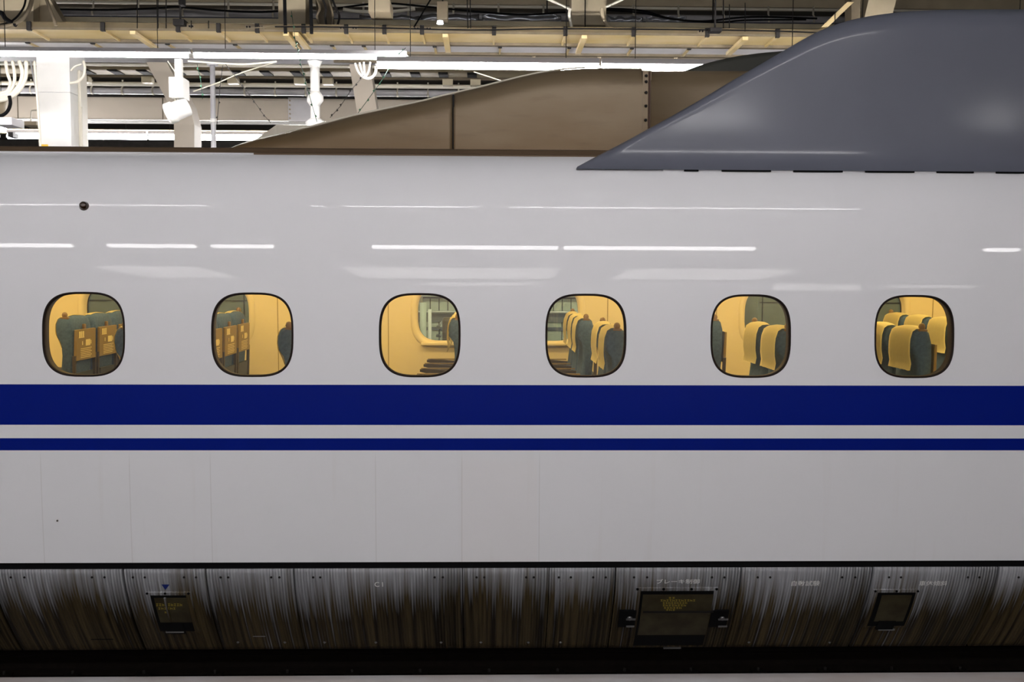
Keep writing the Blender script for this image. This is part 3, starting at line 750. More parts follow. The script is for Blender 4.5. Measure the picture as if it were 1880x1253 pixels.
def cable(name, pts, r_, mt, lab, cat='cable', group=None, k=6):
    sm = []
    P3 = [Vector(p) for p in pts]
    for i in range(len(P3)-1):
        p0, p1, p2, p3 = P3[max(i-1, 0)], P3[i], P3[i+1], P3[min(i+2, len(P3)-1)]
        for j in range(k):
            t = j/k; sm.append(.5*((2*p1)+(-p0+p2)*t+(2*p0-5*p1+4*p2-p3)*t*t+(-p0+3*p1-3*p2+p3)*t**3))
    sm.append(P3[-1])
    o = MB().tube(sm, r_, 8).build(name, mt); return tag(o, lab, cat, group)
def pc(name, pp, d, rpx, mt, lab, cat='cable', group=None, d2=None):
    n_ = len(pp); ds = [d+(0 if d2 is None else (d2-d)*i/(n_-1)) for i in range(n_)]
    return cable(name, [U(x, y, dd) for (x, y), dd in zip(pp, ds)], rpx/F_PX*d, mt, lab, cat, group)

# A: wide cable duct with flat underside
def duct(d, fy0, fy1, uy1, mtf, lab, clamps, big, px_end=None, x0=-12, x1=12, cl_dark=True):
    z, w = under(d, fy1, uy1); z1 = ZD(fy0, d)
    r = empty('cable_duct', (0, YO+d, z), lab, 'cable duct')
    MB().box(x0, x1, 0, w, 0, z1-z).build('duct_body', mtf, r)
    MB().box(x0, x1, -.006, 0, .006, z1-z-.004).build('front_shade_board', M['shaded_face'], r)  # thin board added to carry the front's painted shade
    MB().box(x0, x1, -.012, .004, -.012, .010).build('front_lip', M['brown'], r)
    MB().box(x0, x1, w-.02, w+.03, -.03, .0).build('rear_lip', M['brown'], r)
    for q in clamps:
        x = XD(q, d, fy1)
        c = MB().box(x-.022, x+.022, -.035, .01, -.028, (z1-z)*.95, .004).build('duct_clamp', M['dark' if cl_dark else 'tan'], r)
        MB().box(x-.011, x+.011, 0, w+.02, -.026, -.001).build('clamp_bar', M['ochre'], c)
    for q in big:
        x = XD(q, d, fy1)
        MB().box(x-.03, x+.03, -.06, w+.22, -.065, -.028, .004).build('cross_bar', M['ochre'], r)
    return r
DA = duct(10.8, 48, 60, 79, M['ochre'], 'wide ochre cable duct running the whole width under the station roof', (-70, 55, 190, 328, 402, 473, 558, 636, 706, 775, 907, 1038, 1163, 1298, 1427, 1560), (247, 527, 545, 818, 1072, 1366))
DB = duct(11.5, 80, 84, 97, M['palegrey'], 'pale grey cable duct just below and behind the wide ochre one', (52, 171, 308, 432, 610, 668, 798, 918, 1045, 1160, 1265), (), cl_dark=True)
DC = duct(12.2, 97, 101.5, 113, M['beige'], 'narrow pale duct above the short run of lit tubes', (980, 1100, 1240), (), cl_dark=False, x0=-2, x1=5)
for x in (-1.5, .6, 2.6, 4.6): MB().box(x-.008, x+.008, .03, .046, .05, 5.6-DC.location.z).build('hanger_rod', M['dark'], DC)
for q in (340, 468, 640, 776, 1298):
    x = XD(q, 10.8, 55); zz = ZD(59, 10.8)-DA.location.z; z2 = ZD(49.5, 10.8)-DA.location.z
    sp_ = MB().box(x-.10, x+.10, -.011, -.006, zz, z2).build('splice_plate', M['brown'], DA)
    for o_ in (-.08, -.05, .05, .08): MB().tube([(x+o_, -.010, (zz+z2)/2), (x+o_, -.02, (zz+z2)/2)], .010, 8).build('bolt', M['black'], sp_)
long_box('steel_beam', 38, 47, 11.6, .12, M['cream'], 'slim cream beam resting behind the wide ochre cable duct', 'beam')
long_box('steel_beam', -25, 8, 13.2, .2, M['tan'], 'dull tan beam at the very top edge of the view', 'beam')
pipe('water_pipe', 12, 12.6, .016, M['conduit'], 'thin cream pipe near the top with black cables below it', 'pipe')
wrapped = pipe('water_pipe', 31, 12.4, .046, M['greypipe'], 'thick grey pipe held by cream straps near the top', 'pipe', strap=(82.5, 90, 1560, M['conduit']))
pipe('drain_pipe', 39.5, 12.2, .022, M['bluegrey'], 'dark blue pipe wrapped in film below the thick grey pipe', 'pipe')
for i, (a, b_, h0, h1) in enumerate(((186, 222, 31, 38), (660, 770, 28, 40), (772, 880, 26, 42), (885, 1030, 26, 44), (1115, 1180, 30, 44), (1185, 1260, 30, 44))):
    A = U(a, h0, 12.05); B = U(b_, h1, 12.05); bm = MB(); G = []
    for j in range(5):
        G.append([Vector((A.x+(B.x-A.x)*t/10, A.y-.03*math.sin(math.pi*j/4)+.01*math.sin(t*2.1+i), A.z+(B.z-A.z)*j/4+.012*math.sin(t*1.7+i*2))) for t in range(11)])
    bm.grid(G); bmesh.ops.solidify(bm.bm, geom=bm.bm.faces[:], thickness=.004)
    o = bm.build('plastic_wrap', M['foil'], wrapped); o.matrix_parent_inverse = Matrix.Translation(-wrapped.location); o['label'] = 'shiny film wrapped round the pipe'
# below the lamps
z, w = under(13.2, 112, 121); tag(MB().box(-12, 12, YO+13.2, YO+13.2+w, z, z+.08).build('cable_tray', M['tray_grey']), 'pale grey cable tray just behind the lit tubes', 'cable tray')
pipe('water_pipe', 124, 14.2, .026, M['conduit'], 'cream pipe right under the pale grey cable tray', 'pipe')
z, w = under(14.6, 128, 143); sf = empty('soffit_panel', (0, YO+14.6, z), 'ochre soffit with a row of dark openings behind the lamp posts', 'soffit')
MB().box(-13, 13, 0, w, 0, .05).build('soffit_board', M['soffit'], sf)
for q in (152, 205, 258, 320, 372, 432, 484, 540, 595, 650, 705, 760, 812, 865):
    x = XD(q, 14.6+w*.4, 136); MB().box(x-.06, x+.08, w*.35, w*.92, -.012, .01).build('soffit_opening', M['black'], sf)
long_box('steel_beam', 143.5, 147.5, 14.9, .06, M['brown'], 'thin brown beam along the foot of the ochre soffit', 'beam', -13, 13)
for i, q in enumerate((155, 271, 428, 550, 602, 822, 873)):
    x = XD(q, 14.8, 150); o = MB().box(x-.075, x+.075, YO+14.75, YO+14.88, ZD(158, 14.8), ZD(147, 14.8), .004).build('beam_bracket', M['cream'])
    tag(o, f'cream bracket block under the thin brown beam, {["leftmost","second","third","fourth","fifth","sixth","rightmost"][i]} of seven', 'bracket', 'bracket blocks under the brown beam')
pipe('water_pipe', 160, 15.2, .032, M['conduit'], 'cream pipe above the grey pipe with hanging straps', 'pipe', -13, 13)
pipe('water_pipe', 172.5, 15.4, .050, M['greypipe'], 'grey pipe with hanging straps above the big beige girder', 'pipe', -13, 13, strap=(56, 58, 850, M['conduit']))
bg = long_box('steel_girder', 184, 225, 16.6, .3, M['beige'], 'big beige girder crossing behind the platform columns', 'girder', -14, 14)
MB().box(-14, 14, YO+16.55, YO+16.6, ZD(184, 16.6), ZD(184, 16.6)+.02).build('girder_flange', M['dark'], bg)
x0, x1 = XD(530, 16.5), XD(573, 16.5)
pl = MB().box(x0, x1, YO+16.5, YO+16.595, ZD(226, 16.5), ZD(182, 16.5), .004).build('splice_plate', M['palegrey'], bg)
for q in (188, 196, 204, 212, 220):
    zz = ZD(q, 16.5); MB().tube([(x0+.03, YO+16.5, zz), (x0+.03, YO+16.48, zz)], .014, 8).build('bolt', M['tan'], pl)
for q in (35, 300): MB().box(XD(q, 16.6), XD(q, 16.6)+.012, YO+16.59, YO+16.601, ZD(224, 16.6), ZD(185, 16.6)).build('girder_joint', M['brown'], bg)
pipe('water_pipe', 229, 16.2, .028, M['white'], 'white pipe along the foot of the big beige girder', 'pipe', -14, 14)
long_box('steel_beam', 243, 249.5, 17.6, .15, M['tan'], 'grey-tan beam above the distant row of lit tubes', 'beam', -14, 14)

# fluorescent fixtures
def lamp(xa, xb, y, z, lab, group, hb=.055, wb=.07, r_=.021, tubes=1, hang=5.6, mt='tube_far'):
    r = empty('tube_lamp', ((xa+xb)/2, y, z), lab, 'tube lamp', group); L = (xb-xa)/2
    MB().box(-L, L, -wb/2, wb/2, r_+.006, hb+r_+.01, .004).build('lamp_housing', M['tray_grey'], r)
    for s in (-1, 1): MB().box(s*L-.012, s*L+.012, -.022, .022, -.022, .02, .004).build('end_cap', M['white'], r)
    for s in (-.7, .7): MB().tube([(s*L, 0, hb-.01), (s*L, 0, max(hb, hang-z))], .004, 6).build('hanger_rod', M['dark'], r)
    for k in range(tubes):
        yy = (k-(tubes-1)/2)*.09
        MB().tube([(-L+.01, yy, 0), (L-.01, yy, 0)], r_, 12).build('lamp_tube', M[mt], r)
    return r
d = 9.9; zt = ZD(107.5, d)
rowA = [(-470, -54), (-50, 349.5), (355, 747)]
for i, (a, b_) in enumerate(rowA): lamp(XD(a, d, 107), XD(b_, d, 107), YO+d, zt, ['lit tube lamp at the end of the upper row, cut off by the picture edge', 'lit tube lamp above the white box column', 'lit tube lamp above the floodlight post, overlapping the lower row'][i], 'upper row of lit tubes', r_=.019, hb=.035)
d = 9.7; zt = ZD(122.5, d)
for i, (a, b_) in enumerate(((692, 1100), (1104, 1515), (1519, 1930))): lamp(XD(a, d, 122), XD(b_, d, 122), YO+d, zt, ['lower lit tube lamp starting beside the white cable loops', 'lower lit tube lamp showing above the flat top of the brown roof ramp', 'lower lit tube lamp hidden behind the slate roof shield'][i], 'lower row of lit tubes', r_=.027, hb=.045)
d = 17.2; zt = ZD(256.5, d)
for i, (a, b_) in enumerate(((-240, -2), (14, 270), (273, 530), (533, 790))): lamp(XD(a, d, 256), XD(b_, d, 256), YO+d, zt, ['distant lit tube lamp beyond the coiled conduits', 'distant lit tube lamp behind the white box column', 'distant lit tube lamp behind the slanting column', 'distant lit tube lamp hidden by the brown ramp'][i], 'distant row of lit tubes', r_=.042, hb=.05, wb=.08)
d = 14.5
lamp(XD(-200, d, 239), XD(40, d, 239), YO+d, ZD(239, d), 'short lit tube end left of the white box column above the distant row', 'distant row of lit tubes', r_=.03)
# lamps over the near side, they light the train and mirror in its paint
def back_row(px_list, tot, y, z, lab, group, r_, tubes, mt='tube'):
    for i, (a, b_) in enumerate(px_list):
        xa, xb = (a-897)/F_PX*tot-.09, (b_-897)/F_PX*tot-.09
        lamp(xa, xb, y, z, f'{lab}, number {i+1}', group, r_=r_, tubes=tubes, wb=.2, hang=4.9, mt=mt)
back_row([(-4, 413), (583, 614), (640, 880), (928, 1255), (1262, 1555)], 9.6, -1.85, 3.9, 'tube lamp over the near track', 'lamps over the near track', .0075, 1, 'tube_near')
back_row([(-520, -60), (30, 163), (228, 380), (410, 516), (690, 1020), (1030, 1372), (1790, 1845)], 13.6, -6.4, 4.0, 'tube lamp over the near platform', 'lamps over the near platform', .072, 2)
for i, (a, b_, nm) in enumerate(((222, 395, 'first'), (640, 1010, 'second'), (1130, 1420, 'third'))):  # unseen panels added to fill light onto the lower train side
    x0, x1 = (a-897)/F_PX*17.5, (b_-897)/F_PX*17.5
    r = empty('added_fill_panel', ((x0+x1)/2, -10.9, 4.0), f'unseen lit fill panel added deep over the near platform, {nm} along', 'fill panel', 'added fill panels')
    MB().box(-(x1-x0)/2, (x1-x0)/2, -1.3, 1.3, 0, .03).build('panel_diffuser', M['panel'], r)
    MB().box(-(x1-x0)/2-.03, (x1-x0)/2+.03, -1.33, 1.33, .03, .1).build('panel_tray', M['palegrey'], r)
    for s_ in (-.5, .5): MB().tube([(s_, 0, .09), (s_, 0, .9)], .012, 8).build('hanger_rod', M['dark'], r)
for i, (a, b_, z_, h_, nm) in enumerate(((770, 980, 3.05, .12, 'long'), (1425, 1590, 2.95, .32, 'tall'), (1640, 1812, 3.0, .14, 'short'))):  # unseen panels added for their soft reflections in the body paint
    x0, x1 = (a-897)/F_PX*15, (b_-897)/F_PX*15
    r = empty('added_lit_panel', ((x0+x1)/2, -8.9, z_), f'{nm} unseen blank lit panel added over the near platform', 'panel', 'added lit panels over the near platform')
    MB().box(-(x1-x0)/2, (x1-x0)/2, -.06, 0, -h_/2, h_/2, .01).build('panel_face', M['panel'], r)
    for s_ in (-.3, .3): MB().tube([(s_, -.03, h_/2-.01), (s_, -.03, 4.9-z_)], .012, 8).build('hanger_rod', M['dark'], r)

# ------------------------------------------------------------------ columns, posts and hanging gear
def column(pts, wpx, wy, mt, name, lab, cat='column', extra=None):
    """box column following pixel centre points (px, py, d)"""
    bm = MB(); rings = []
    for px, py, d_ in pts:
        c = U(px, py, d_); w = wpx/F_PX*d_/2
        rings.append([bm.bm.verts.new((c.x+sx_*w, c.y+sy_*wy/2, c.z)) for sx_, sy_ in ((-1, -1), (1, -1), (1, 1), (-1, 1))])
    for a, b_ in zip(rings, rings[1:]):
        for k in range(4): bm.bm.faces.new((a[k], a[(k+1) % 4], b_[(k+1) % 4], b_[k]))
    bm.bm.faces.new(rings[0]); bm.bm.faces.new(rings[-1])
    return tag(bm.build(name, mt), lab, cat)
def foot(px, d): # pixel row where the floor of the far platform is
    return U(px, 700, d)
def to_floor(px, py, d_):
    """pixel row of floor level at that distance"""
    lo, hi = 400, 1400
    for _ in range(40):
        m_ = (lo+hi)/2
        if U(px, m_, d_).z > 0: lo = m_
        else: hi = m_
    return lo
dW = 12.0
cw = empty('box_column', (0, 0, 0), 'brightly lit white box column behind the end of the train roof', 'column')
xa, xb = XD(71, dW, 200), XD(129.5, dW, 200)
cw.location = ((xa+xb)/2, YO+dW+.2, 0); hw = (xb-xa)/2
z_s = ZD(176, dW); zt = 4.25
MB().box(-hw, hw, -.2, .25, 0, z_s-.003).build('column_shaft', M['white'], cw)
MB().box(-hw-.012, hw, -.2, .25, z_s+.003, zt).build('column_shaft', M['white'], cw)
MB().box(-hw+.01, hw-.01, -.19, .24, z_s-.004, z_s+.004).build('column_joint', M['palegrey'], cw)
MB().box(hw, hw+.035, .02, .22, 1.6, ZD(128, dW), .01).build('cable_cover', M['conduit'], cw)
MB().tube([(hw+.05, 0, 1.6), (hw+.05, 0, 3.4)], .008, 8).build('conduit', M['conduit'], cw)
p = U(80, 267, dW-.01); MB().box(p.x-cw.location.x-.04, p.x-cw.location.x+.05, -.212, -.198, p.z-.015, p.z+.012, .004).build('tape_band', M['yellow'], cw)
# upper end of that column line: wide plate and diagonal brace above the duct
column([(105, 52, 11.4), (86, 20, 11.4), (60, -25, 11.4)], 42, .18, M['tan'], 'roof_brace', 'tan diagonal brace rising above the ochre duct near the coiled black cables', 'brace')
column([(20, 47, 11.2), (20, -30, 11.2)], 90, .15, M['tan'], 'roof_plate', 'tan steel plate behind the curved black cables', 'plate')
column([(540, 49, 11.3), (540, -30, 11.3)], 48, .25, M['tan'], 'hanger_post', 'tan hanger post beside the dark cable bundle above the duct', 'post')
column([(600, 49, 11.5), (590, -30, 11.5)], 26, .15, M['brown'], 'hanger_post', 'brown narrow hanger post wrapped with dark cables', 'post')
column([(1079, 51, 11.3), (1079, -30, 11.3)], 62, .25, M['tan'], 'hanger_post', 'wide tan hanger post split by a dark joint above the brown ramp', 'post')
MB().box(XD(1072, 11.1), XD(1073.5, 11.1), YO+11.14, YO+11.17, ZD(51, 11.1), ZD(-20, 11.1)).build('post_joint', M['black'], bpy.data.objects['hanger_post.002'])
column([(1565, 60, 11.0), (1565, -30, 11.0)], 16, .2, M['brown'], 'hanger_post', 'brown hanger post above the crest of the slate shield', 'post')
column([(1600, 60, 11.2), (1622, -30, 11.2)], 50, .2, M['tan'], 'roof_brace', 'tan leaning plate above the crest of the slate shield', 'brace')
column([(1490, 72, 10.9), (1560, 5, 10.9)], 12, .06, M['ochre'], 'roof_brace', 'thin ochre strut meeting the top of the slate shield', 'brace')
# slanting columns of the far platform
bt = to_floor(345, 0, 14.0)
column([(345, bt, 14.0), (345, 232, 14.0), (336, 196, 13.95), (291, 112, 13.6), (268, 66, 13.5)], 36, .34, M['beige'], 'slanting_column', 'beige column with a slanting arm, behind the white floodlight box', 'column')
bt = to_floor(680, 0, 14.0)
column([(690, bt, 14.0), (682, 232, 14.0), (676, 205, 13.95), (661, 112, 13.6), (655, 80, 13.5)], 36, .34, M['beige'], 'slanting_column', 'beige column with a slanting arm, behind the hanging white cable loops', 'column')
# white posts
def post(px, py0, d, r_, lab):
    x = XD(px, d, py0); z1 = ZD(py0, d); r = empty('pole', (x, YO+d, 0), lab, 'pole')
    MB().tube([(0, 0, 0), (0, 0, z1)], r_, 14).build('pole_shaft', M['palegrey'], r)
    MB().tube([(0, 0, ZD(229, d)), (0, 0, ZD(222, d))], r_*1.25, 14).build('pole_collar', M['white'], r)
    MB().tube([(0, 0, z1-.02), (0, 0, z1)], r_*2.2, 14).build('top_flange', M['palegrey'], r); return r
post(390, 122, 12.6, .031, 'slim pale pole behind the floodlight, topped by a flange')
dL = 11.9; xl = XD(578.5, dL, 160); lp = empty('lamp_post', (xl, YO+dL, 0), 'brightly lit white post with a hexagonal collar under the lit tubes', 'post')
def Z(py): return ZD(py, dL, 578)
def fr_(pts): return [tuple(p) for p in pts]
for (pa, pb, ra, rb) in ((185, 122, 8.5, 8.5), (222, 193, 8.5, 8.5)):
    MB().tube([(0, 0, Z(pa)), (0, 0, Z(pb))], [ra/F_PX*dL, rb/F_PX*dL], 8).build('post_shaft', M['white'], lp)
k_ = dL/F_PX
MB().tube([(0, 0, Z(196)), (0, 0, Z(186)), (0, 0, Z(178)), (0, 0, Z(168))], [9*k_, 16*k_, 16*k_, 9*k_], 6).build('post_collar', M['white'], lp)
MB().tube([(0, 0, Z(124)), (0, 0, Z(113))], [9*k_, 15*k_], 6).build('top_bracket', M['white'], lp)
MB().tube([(0, 0, 0), (0, 0, Z(224)), (0, 0, Z(218))], [18*k_, 18*k_, 10*k_], 8).build('post_foot', M['white'], lp)
# floodlight unit
dF = 11.0; kf = dF/F_PX; c = U(328, 163, dF)
fb = empty('ceiling_floodlight', tuple(c), 'white box on a hanging tube with a tilted cylindrical floodlight below', 'floodlight')
MB().box(-12.5*kf, 12.5*kf, -.10, .14, -18*kf, 18*kf, .006).build('control_box', M['white'], fb)
MB().box(-5*kf, 7*kf, -.03, .03, 18*kf, 52*kf).build('hanger_tube', M['white'], fb)
o_ = U(325, 203, dF)-c; ax = Vector((-.66, -.28, -.35)).normalized()
hd = MB(); hd.tube([o_-ax*22*kf, o_-ax*20*kf, o_+ax*4*kf, o_+ax*5*kf, o_+ax*18*kf, o_+ax*20*kf], [14*kf, 17*kf, 17*kf, 19*kf, 19*kf, 15*kf], 20); hd.build('lamp_head', M['white'], fb)
bm = MB(); 
for i in range(5):
    q = o_-ax*(16-5*i)*kf+Vector((.01, -.02, 17*kf)); bm.tube([q+Vector((0, 0, -.02)), q+Vector((0, 0, .045))], .006, 6)
bm.build('cooling_fins', M['conduit'], fb)
MB().tube([(0, 0, -18*kf), (-.01, 0, -28*kf), tuple(o_)], .02, 8).build('tilt_arm', M['white'], fb)
# hanging boxes
def hbox(px0, px1, py0, py1, d, dep, mt, name, lab, cat, rod=True):
    a, b_ = XD(px0, d, py0), XD(px1, d, py1); z1, z0 = ZD(py0, d), ZD(py1, d)
    r = empty(name, ((a+b_)/2, YO+d, z0), lab, cat); h = (b_-a)/2
    MB().box(-h, h, 0, dep, 0, z1-z0, .005).build('box_body', mt, r); rod and MB().box(-h*.12, h*.12, dep*.4, dep*.6, z1-z0, 5.6-z0).build('hanger_rod', M['dark'], r); return r
hbox(676, 716, 1, 24, 10.7, .34, M['tan'], 'junction_box', 'tan junction box hanging above the ochre duct', 'box')
hb = hbox(802, 822, 3, 36, 10.7, .16, M['brown'], 'security_light', 'brown hanging box with a small bright lamp at its corner', 'light')
q = U(808, 38.5, 10.66); MB().tube([Vector(q)-hb.location, Vector(q)-hb.location+Vector((0, 0, -.03))], [.03, .035], 12).build('lamp_lens', M['signal'], hb)
hbox(317, 338, 40, 51, 10.7, .15, M['dark'], 'junction_box', 'small dark junction box sitting on the ochre duct', 'box')
hbox(1304, 1326, 46, 53, 10.6, .12, M['dark'], 'junction_box', 'flat black box where the sagging cables cross the ochre duct', 'box')
hbox(327, 336, -10, 14, 10.4, .1, M['dark'], 'hanger_bracket', 'black bracket above the small dark junction box', 'bracket')
# hanging rods
for i, (q, q2, y0, y1, nm) in enumerate(((252, 252, -20, 52, 'leftmost'), (290, 290, -20, 52, 'second'), (305, 305, -20, 52, 'third'), (351, 351, 38, 52, 'short one above the duct clamp'), (383, 383, 38, 52, 'short one near the box'), (522, 524, -20, 62, 'thick one beside the tan hanger post'), (570, 572, -20, 62, 'thick one between two hanger posts'), (857, 859, -20, 52, 'left of a close pair'), (863, 864, -20, 52, 'right of a close pair'), (1312, 1312, 5, 52, 'one above the flat black box'), (1328, 1328, -20, 52, 'one right of the flat black box'), (1339, 1339, 8, 52, 'second right of the flat black box'), (1368, 1368, 5, 58, 'one over the ochre cross bar by the shield'), (1533, 1533, 22, 50, 'short one close to the shield crest'))):
    rr = 3.2 if 'thick' in nm else .9
    pc('hanger_rod', [(q, y0), (q2, y1)], 10.74, rr, M['black'], f'thin black rod above the ochre duct, {nm}', 'rod', 'hanger rods above the duct')
# cables
pc('roof_cable', [(60, -10), (54, 15), (40, 35), (20, 46), (0, 49)], 10.3, 4.0, M['brown'], 'curved dark cable bundle in the top corner of the roof')
pc('roof_cable', [(48, -10), (44, 12), (30, 32), (12, 43), (-10, 46)], 10.35, 1.8, M['black'], 'thin inner cable following the curved dark bundle')
pc('roof_cable', [(82, -10), (90, 12), (99, 35), (103, 48)], 10.5, 3.0, M['brown'], 'dark cable lying along the tan diagonal brace')
pc('roof_cable', [(-10, 22), (3, 24), (10, 34), (22, 42), (30, 46)], 10.3, 4, M['black'], 'short black cable stub at the picture edge')
pc('roof_cable', [(110, 17), (200, 18), (290, 15), (327, 13), (400, 19), (470, 22), (520, 20)], 12.1, 1.9, M['black'], 'black cable under the thin cream pipe at the top')
pc('roof_cable', [(620, 15), (700, 6), (780, 12), (860, 20), (960, 27), (1040, 22), (1110, 16), (1180, 20), (1230, 34), (1290, 39), (1350, 33), (1400, 31), (1500, 34)], 11.7, 1.8, M['black'], 'long sagging black cable crossing in front of the wrapped pipes')
pc('roof_cable', [(1110, 18), (1180, 24), (1240, 36), (1320, 41), (1370, 37), (1480, 36)], 11.6, 1.6, M['black'], 'lower black cable sagging beside the long one near the shield')
pc('roof_cable', [(630, 17), (660, 21), (720, 21), (762, 16)], 11.6, 3.2, M['conduit'], 'cream cable loop behind the hanging tan junction box')
pc('roof_cable', [(505, 49), (640, 50), (800, 54), (900, 55), (1000, 53), (1100, 53), (1300, 55), (1420, 57), (1500, 60)], 10.7, 1.3, M['black'], 'thin black cable lying along the top of the ochre duct')
pc('roof_cable', [(440, 54), (480, 50), (520, 48), (620, 50)], 10.7, .9, M['brown'], 'thin brown cable lifting off the ochre duct')
pc('roof_cable', [(1105, 15), (1106, 28), (1112, 42), (1124, 53)], 11.0, 3.4, M['tan'], 'tan hose curving down beside the wide hanger post')
pc('roof_cable', [(1000, -4), (1030, 9), (1048, 18)], 11.1, 2.2, M['conduit'], 'cream arm reaching the wide hanger post from one side')
pc('roof_cable', [(1150, -4), (1128, 6), (1112, 13)], 11.1, 2.0, M['conduit'], 'cream arm reaching the wide hanger post from the other side')
pc('roof_cable', [(1047, 16), (1045, 28), (1050, 52)], 11.0, 2.6, M['conduit'], 'pale hose beside the wide hanger post')
for i, (xo, nm) in enumerate(((585, 'leftmost'), (596, 'second'), (606, 'third'), (614, 'rightmost'))):
    pc('roof_cable', [(xo-6, -8), (xo+2, 14), (xo-3+i*4, 30), (xo+2+i, 48)], 10.9+.05*i, 2.0, M['dark' if i % 2 else 'brown'], f'dark cable hanging by the narrow brown post, {nm} of four', 'cable', 'cables by the brown post')
pc('stay_wire', [(793, -5), (760, 50)], 9.8, 1.4, M['black'], 'black stay wire slanting down to the ochre duct')
pc('roof_cable', [(345, 112), (400, 116), (450, 118), (508, 113)], 11.0, 1.6, M['conduit'], 'cream flex sagging just under the lit tubes')
pc('stay_wire', [(355, 168), (400, 152), (440, 135), (505, 114)], 11.6, 1.1, M['conduit'], 'thin cream wire rising from the floodlight to the lit tubes')
pc('stay_wire', [(308, 112), (320, 130), (330, 146)], 11.3, 1.0, M['conduit'], 'thin cream wire beside the floodlight hanger')
pc('stay_wire', [(870, 132), (895, 140), (922, 149)], 11.3, 1.0, M['conduit'], 'thin cream wire touching the brown ramp top')
# decorative green cords with tags
def garland(pp, d, lab, mt='green', n_=7, rpx=.55):
    r = empty('garland_cord', (0, 0, 0), lab, 'garland cord')
    P3 = [U(x, y, d) for x, y in pp]; r.location = P3[0]
    MB().tube([p-P3[0] for p in P3], rpx*d/F_PX, 6).build('cord', M[mt], r)
    for i in range(n_):
        t = (i+.5)/n_*(len(P3)-1); k = int(t); q = P3[k].lerp(P3[k+1], t-k)-P3[0]
        MB().prism([tuple(q+Vector((0, -.006, .014))), tuple(q+Vector((.016*(1 if i % 2 else -1), -.006, 0))), tuple(q+Vector((0, -.006, -.014)))], (0, .01, 0)).build('tag', M['dark' if mt == 'dark' else 'leafgreen'], r)
garland([(535, 20), (542, 75), (547, 92), (552, 117), (565, 165), (582, 224)], 9.7, 'green garland cord falling in front of the bright white post', n_=14)
garland([(745, 88), (725, 105), (705, 142), (685, 170), (655, 211)], 9.7, 'green garland cord slanting down to the brown ramp', n_=9)
garland([(668, 138), (645, 165), (625, 195), (606, 216)], 9.9, 'dark garland cord beside the slanting column', 'dark', n_=7)
garland([(414, 118), (440, 150), (462, 180), (482, 208), (497, 226)], 10.4, 'dark garland cord slanting toward the cream roof cover', 'dark', n_=8)
garland([(362, 118), (369, 150), (372, 182)], 10.4, 'short green garland cord between floodlight and pale pole', 'green', n_=4)
garland([(409, 120), (404, 160), (398, 230)], 10.6, 'thin dark garland cord right beside the pale pole', 'dark', n_=5, rpx=.6)
# coiled conduits at the left
for i, (pp, rp_, nm) in enumerate((([(10, 112), (14, 135), (19, 152), (14, 166), (4, 170), (-8, 172)], 3.0, 'innermost'), ([(23, 112), (27, 140), (24, 158), (14, 171), (0, 175), (-10, 176)], 3.0, 'second'), ([(35, 112), (41, 132), (38, 150), (26, 168), (12, 178), (-8, 181)], 3.6, 'third'), ([(48, 112), (48, 136), (42, 156), (30, 172), (16, 181), (-8, 186)], 3.6, 'outermost'))):
    pc('conduit', pp, 11.5, rp_, M['conduit'], f'cream conduit in the curved bundle of four, {nm}', 'conduit', 'curved bundle of conduits')
pc('conduit', [(56, 112), (60, 135), (66, 165), (70, 200), (73, 270)], 11.6, 1.6, M['greypipe'], 'thin grey conduit just left of the white box column')
pc('conduit', [(63, 112), (66, 150), (70, 200), (74, 270)], 11.55, 2.2, M['conduit'], 'thin cream conduit hugging the white box column')
pc('conduit', [(153, 112), (156, 125), (153, 140), (142, 150), (128, 153)], 11.8, 2.4, M['conduit'], 'cream conduit loop on the side of the white box column')
pc('conduit', [(130, 130), (138, 122), (150, 118)], 11.8, 1.6, M['conduit'], 'short cream conduit crossing the loop by the white column')
pc('roof_cable', [(17, 176), (19, 190), (14, 204), (4, 212), (-8, 214)], 11.45, 3.2, M['black'], 'black cable curling below the curved conduits')
pc('conduit', [(56, 232), (57, 208), (60, 203), (75, 203)], 14, 1.4, M['conduit'], 'small bent conduit on the girder left of the white column')
for i, (pp, nm) in enumerate((([(652, 116), (657, 130), (664, 140), (668, 142)], 'leftmost'), ([(660, 115), (664, 130), (668, 141)], 'second'), ([(668, 114), (669, 130), (670, 141)], 'third'), ([(680, 114), (677, 130), (672, 140)], 'fourth'), ([(690, 122), (690, 132), (684, 141), (676, 144), (668, 142)], 'thick outer one'))):
    pc('power_flex', pp, 10.9, 2.6 if i == 4 else 1.8, M['white'], f'white flex in the loop cluster beside the slanting column, {nm}', 'flex', 'white flex loops')
# small camera like unit at the far left
cu = hbox(-12, 22, 222, 236, 11.2, .3, M['palegrey'], 'ceiling_speaker', 'pale blue-grey unit below the black curling cable at the picture edge', 'speaker', False)
hbox(40, 67, 229, 236, 12.6, .25, M['tan'], 'junction_box', 'small tan box on the white pipe left of the white column', 'box', False)
bk = MB().tube([U(-15, 176, 11.7), U(-15, 212, 11.7)], [.16, .13], 20).build('cable_bucket', M['tan']); tag(bk, 'round tan housing behind the curved conduits at the picture edge', 'housing')
MBs = hbox(14, 24, 249, 258, 16.4, .2, M['dark'], 'lamp_bracket', 'small dark bracket at the end of the distant tube lamp', 'bracket', False)

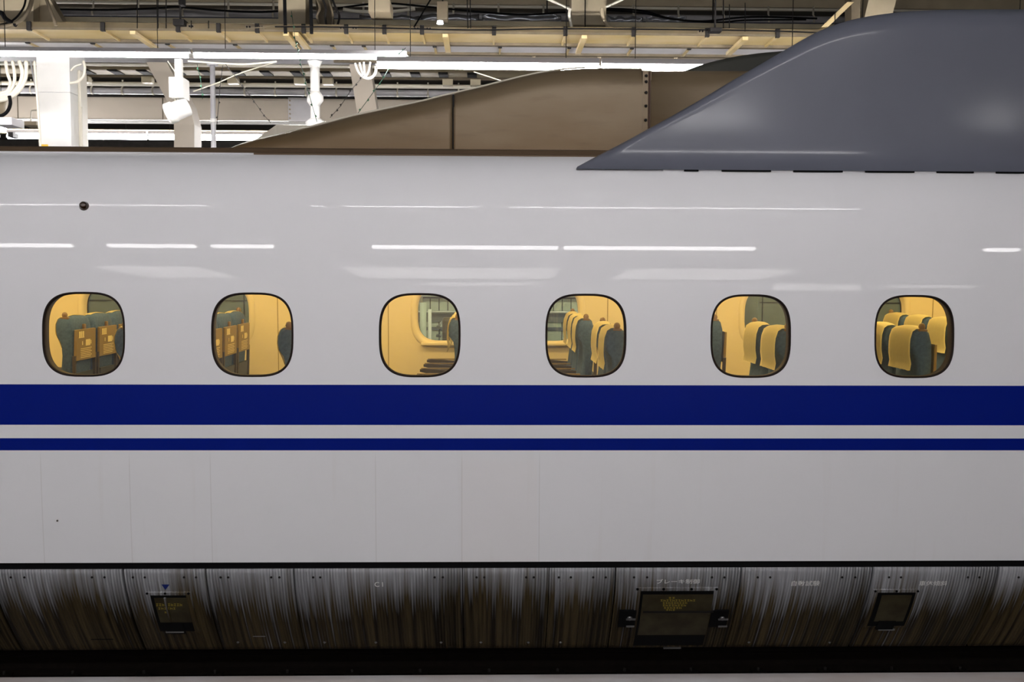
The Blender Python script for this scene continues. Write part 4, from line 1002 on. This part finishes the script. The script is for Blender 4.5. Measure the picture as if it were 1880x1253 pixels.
# ------------------------------------------------------------------ things seen through the far windows
def kiosk(px0, px1, d, lab, zt):
    a, b_ = XD(px0, d, 580), XD(px1, d, 580); r = empty('platform_kiosk', ((a+b_)/2, YO+d, 0), lab, 'kiosk'); h = (b_-a)/2
    MB().box(-h, h, 0, .7, 0, zt, .01).build('kiosk_body', M['kiosk'], r)
    for z_ in (ZD(554, d), ZD(640, d)): MB().box(-h+.02, h-.02, -.006, .004, z_-.004, z_+.004).build('panel_joint', M['dark'], r)
    for s in (-h+.05, h-.05, 0): MB().box(s-.005, s+.005, -.006, .004, .1, zt-.1).build('panel_joint', M['dark'], r)
    return r
kiosk(30, 457, 11.0, 'olive grey kiosk seen through the two leftmost windows', 1.75)
kiosk(1391, 1800, 11.0, 'olive grey kiosk seen through the two rightmost windows', 1.75)
df = 11.6; xg0, xg1 = XD(742, df, 580), XD(1388, df, 580)
gt = empty('platform_gate', (0, YO+df, 0), 'pale railing fence with upright panels seen through the middle windows', 'fence')
for py, r_ in ((543.5, .014), (573, .011)):
    z_ = ZD(py, df); MB().tube([(xg0, -.03, z_), (xg1, -.03, z_)], r_, 8).build('gate_rail', M['white'], gt)
MB().box(xg0, xg1, 0, .05, ZD(592, df), ZD(574, df)).build('gate_band', mat('mid_grey_board', (.16, .16, .15), .6), gt)
MB().box(xg0, xg1, 0, .05, ZD(607, df), ZD(601, df)).build('gate_band', mat('blue_grey_board', (.10, .11, .13), .6), gt)
x = xg0; i = 0
while x < xg1-.05:
    x2 = min(x+.098, xg1)
    MB().box(x, x2-.008, .01, .04, ZD(571, df), ZD(549, df)).build('gate_panel', M['gate'], gt)
    if i % 2 == 0: MB().box(x, min(x+.19, xg1), .01, .04, .05, ZD(592, df)).build('gate_panel', M['gate'], gt)
    x += .102; i += 1
for q in (770, 1001, 1180, 1340):
    MB().box(XD(q, df), XD(q, df)+.035, -.04, .06, 0, ZD(541, df), .006).build('gate_post', M['tan'], gt)
pst = empty('platform_post', (XD(777, 10.8, 600), YO+10.8, 0), 'pale post seen through the third window beside the railing', 'post')
MB().tube([(0, 0, 0), (0, 0, 1.12)], .035, 12).build('post_shaft', M['gate'], pst); MB().tube([(.07, 0, 0), (.07, 0, 1.05)], .02, 12).build('post_stay', M['white'], pst)
d_ = 11.0; wc = empty('luggage_cart', (XD(815, d_, 600), YO+d_, 0), 'brown cart with chrome fittings seen through the third window', 'cart')
MB().box(-.02, .12, 0, .2, .62, ZD(584, d_), .035).build('cart_bag', mat('brown_bag', (.14, .10, .06), .6), wc)
MB().tube([(-.05, -.02, .3), (-.05, -.02, ZD(600, d_)), (-.02, -.02, ZD(590, d_))], .008, 8).build('cart_handle', M['metal'], wc)
MB().tube([(-.06, -.04, ZD(601, d_)), (-.06, -.06, ZD(601, d_))], .022, 12).build('cart_knob', M['metal'], wc)
MB().tube([(-.08, -.04, ZD(616, d_)), (-.03, -.05, ZD(617, d_))], .018, 12).build('cart_knob', M['metal'], wc)
MB().box(-.12, .16, -.02, .25, .08, .14, .01).build('cart_base', M['dark'], wc)
for s in (-.09, .13): MB().tube([(s, 0, .04), (s, .03, .04)], .04, 14).build('wheel', M['black'], wc)
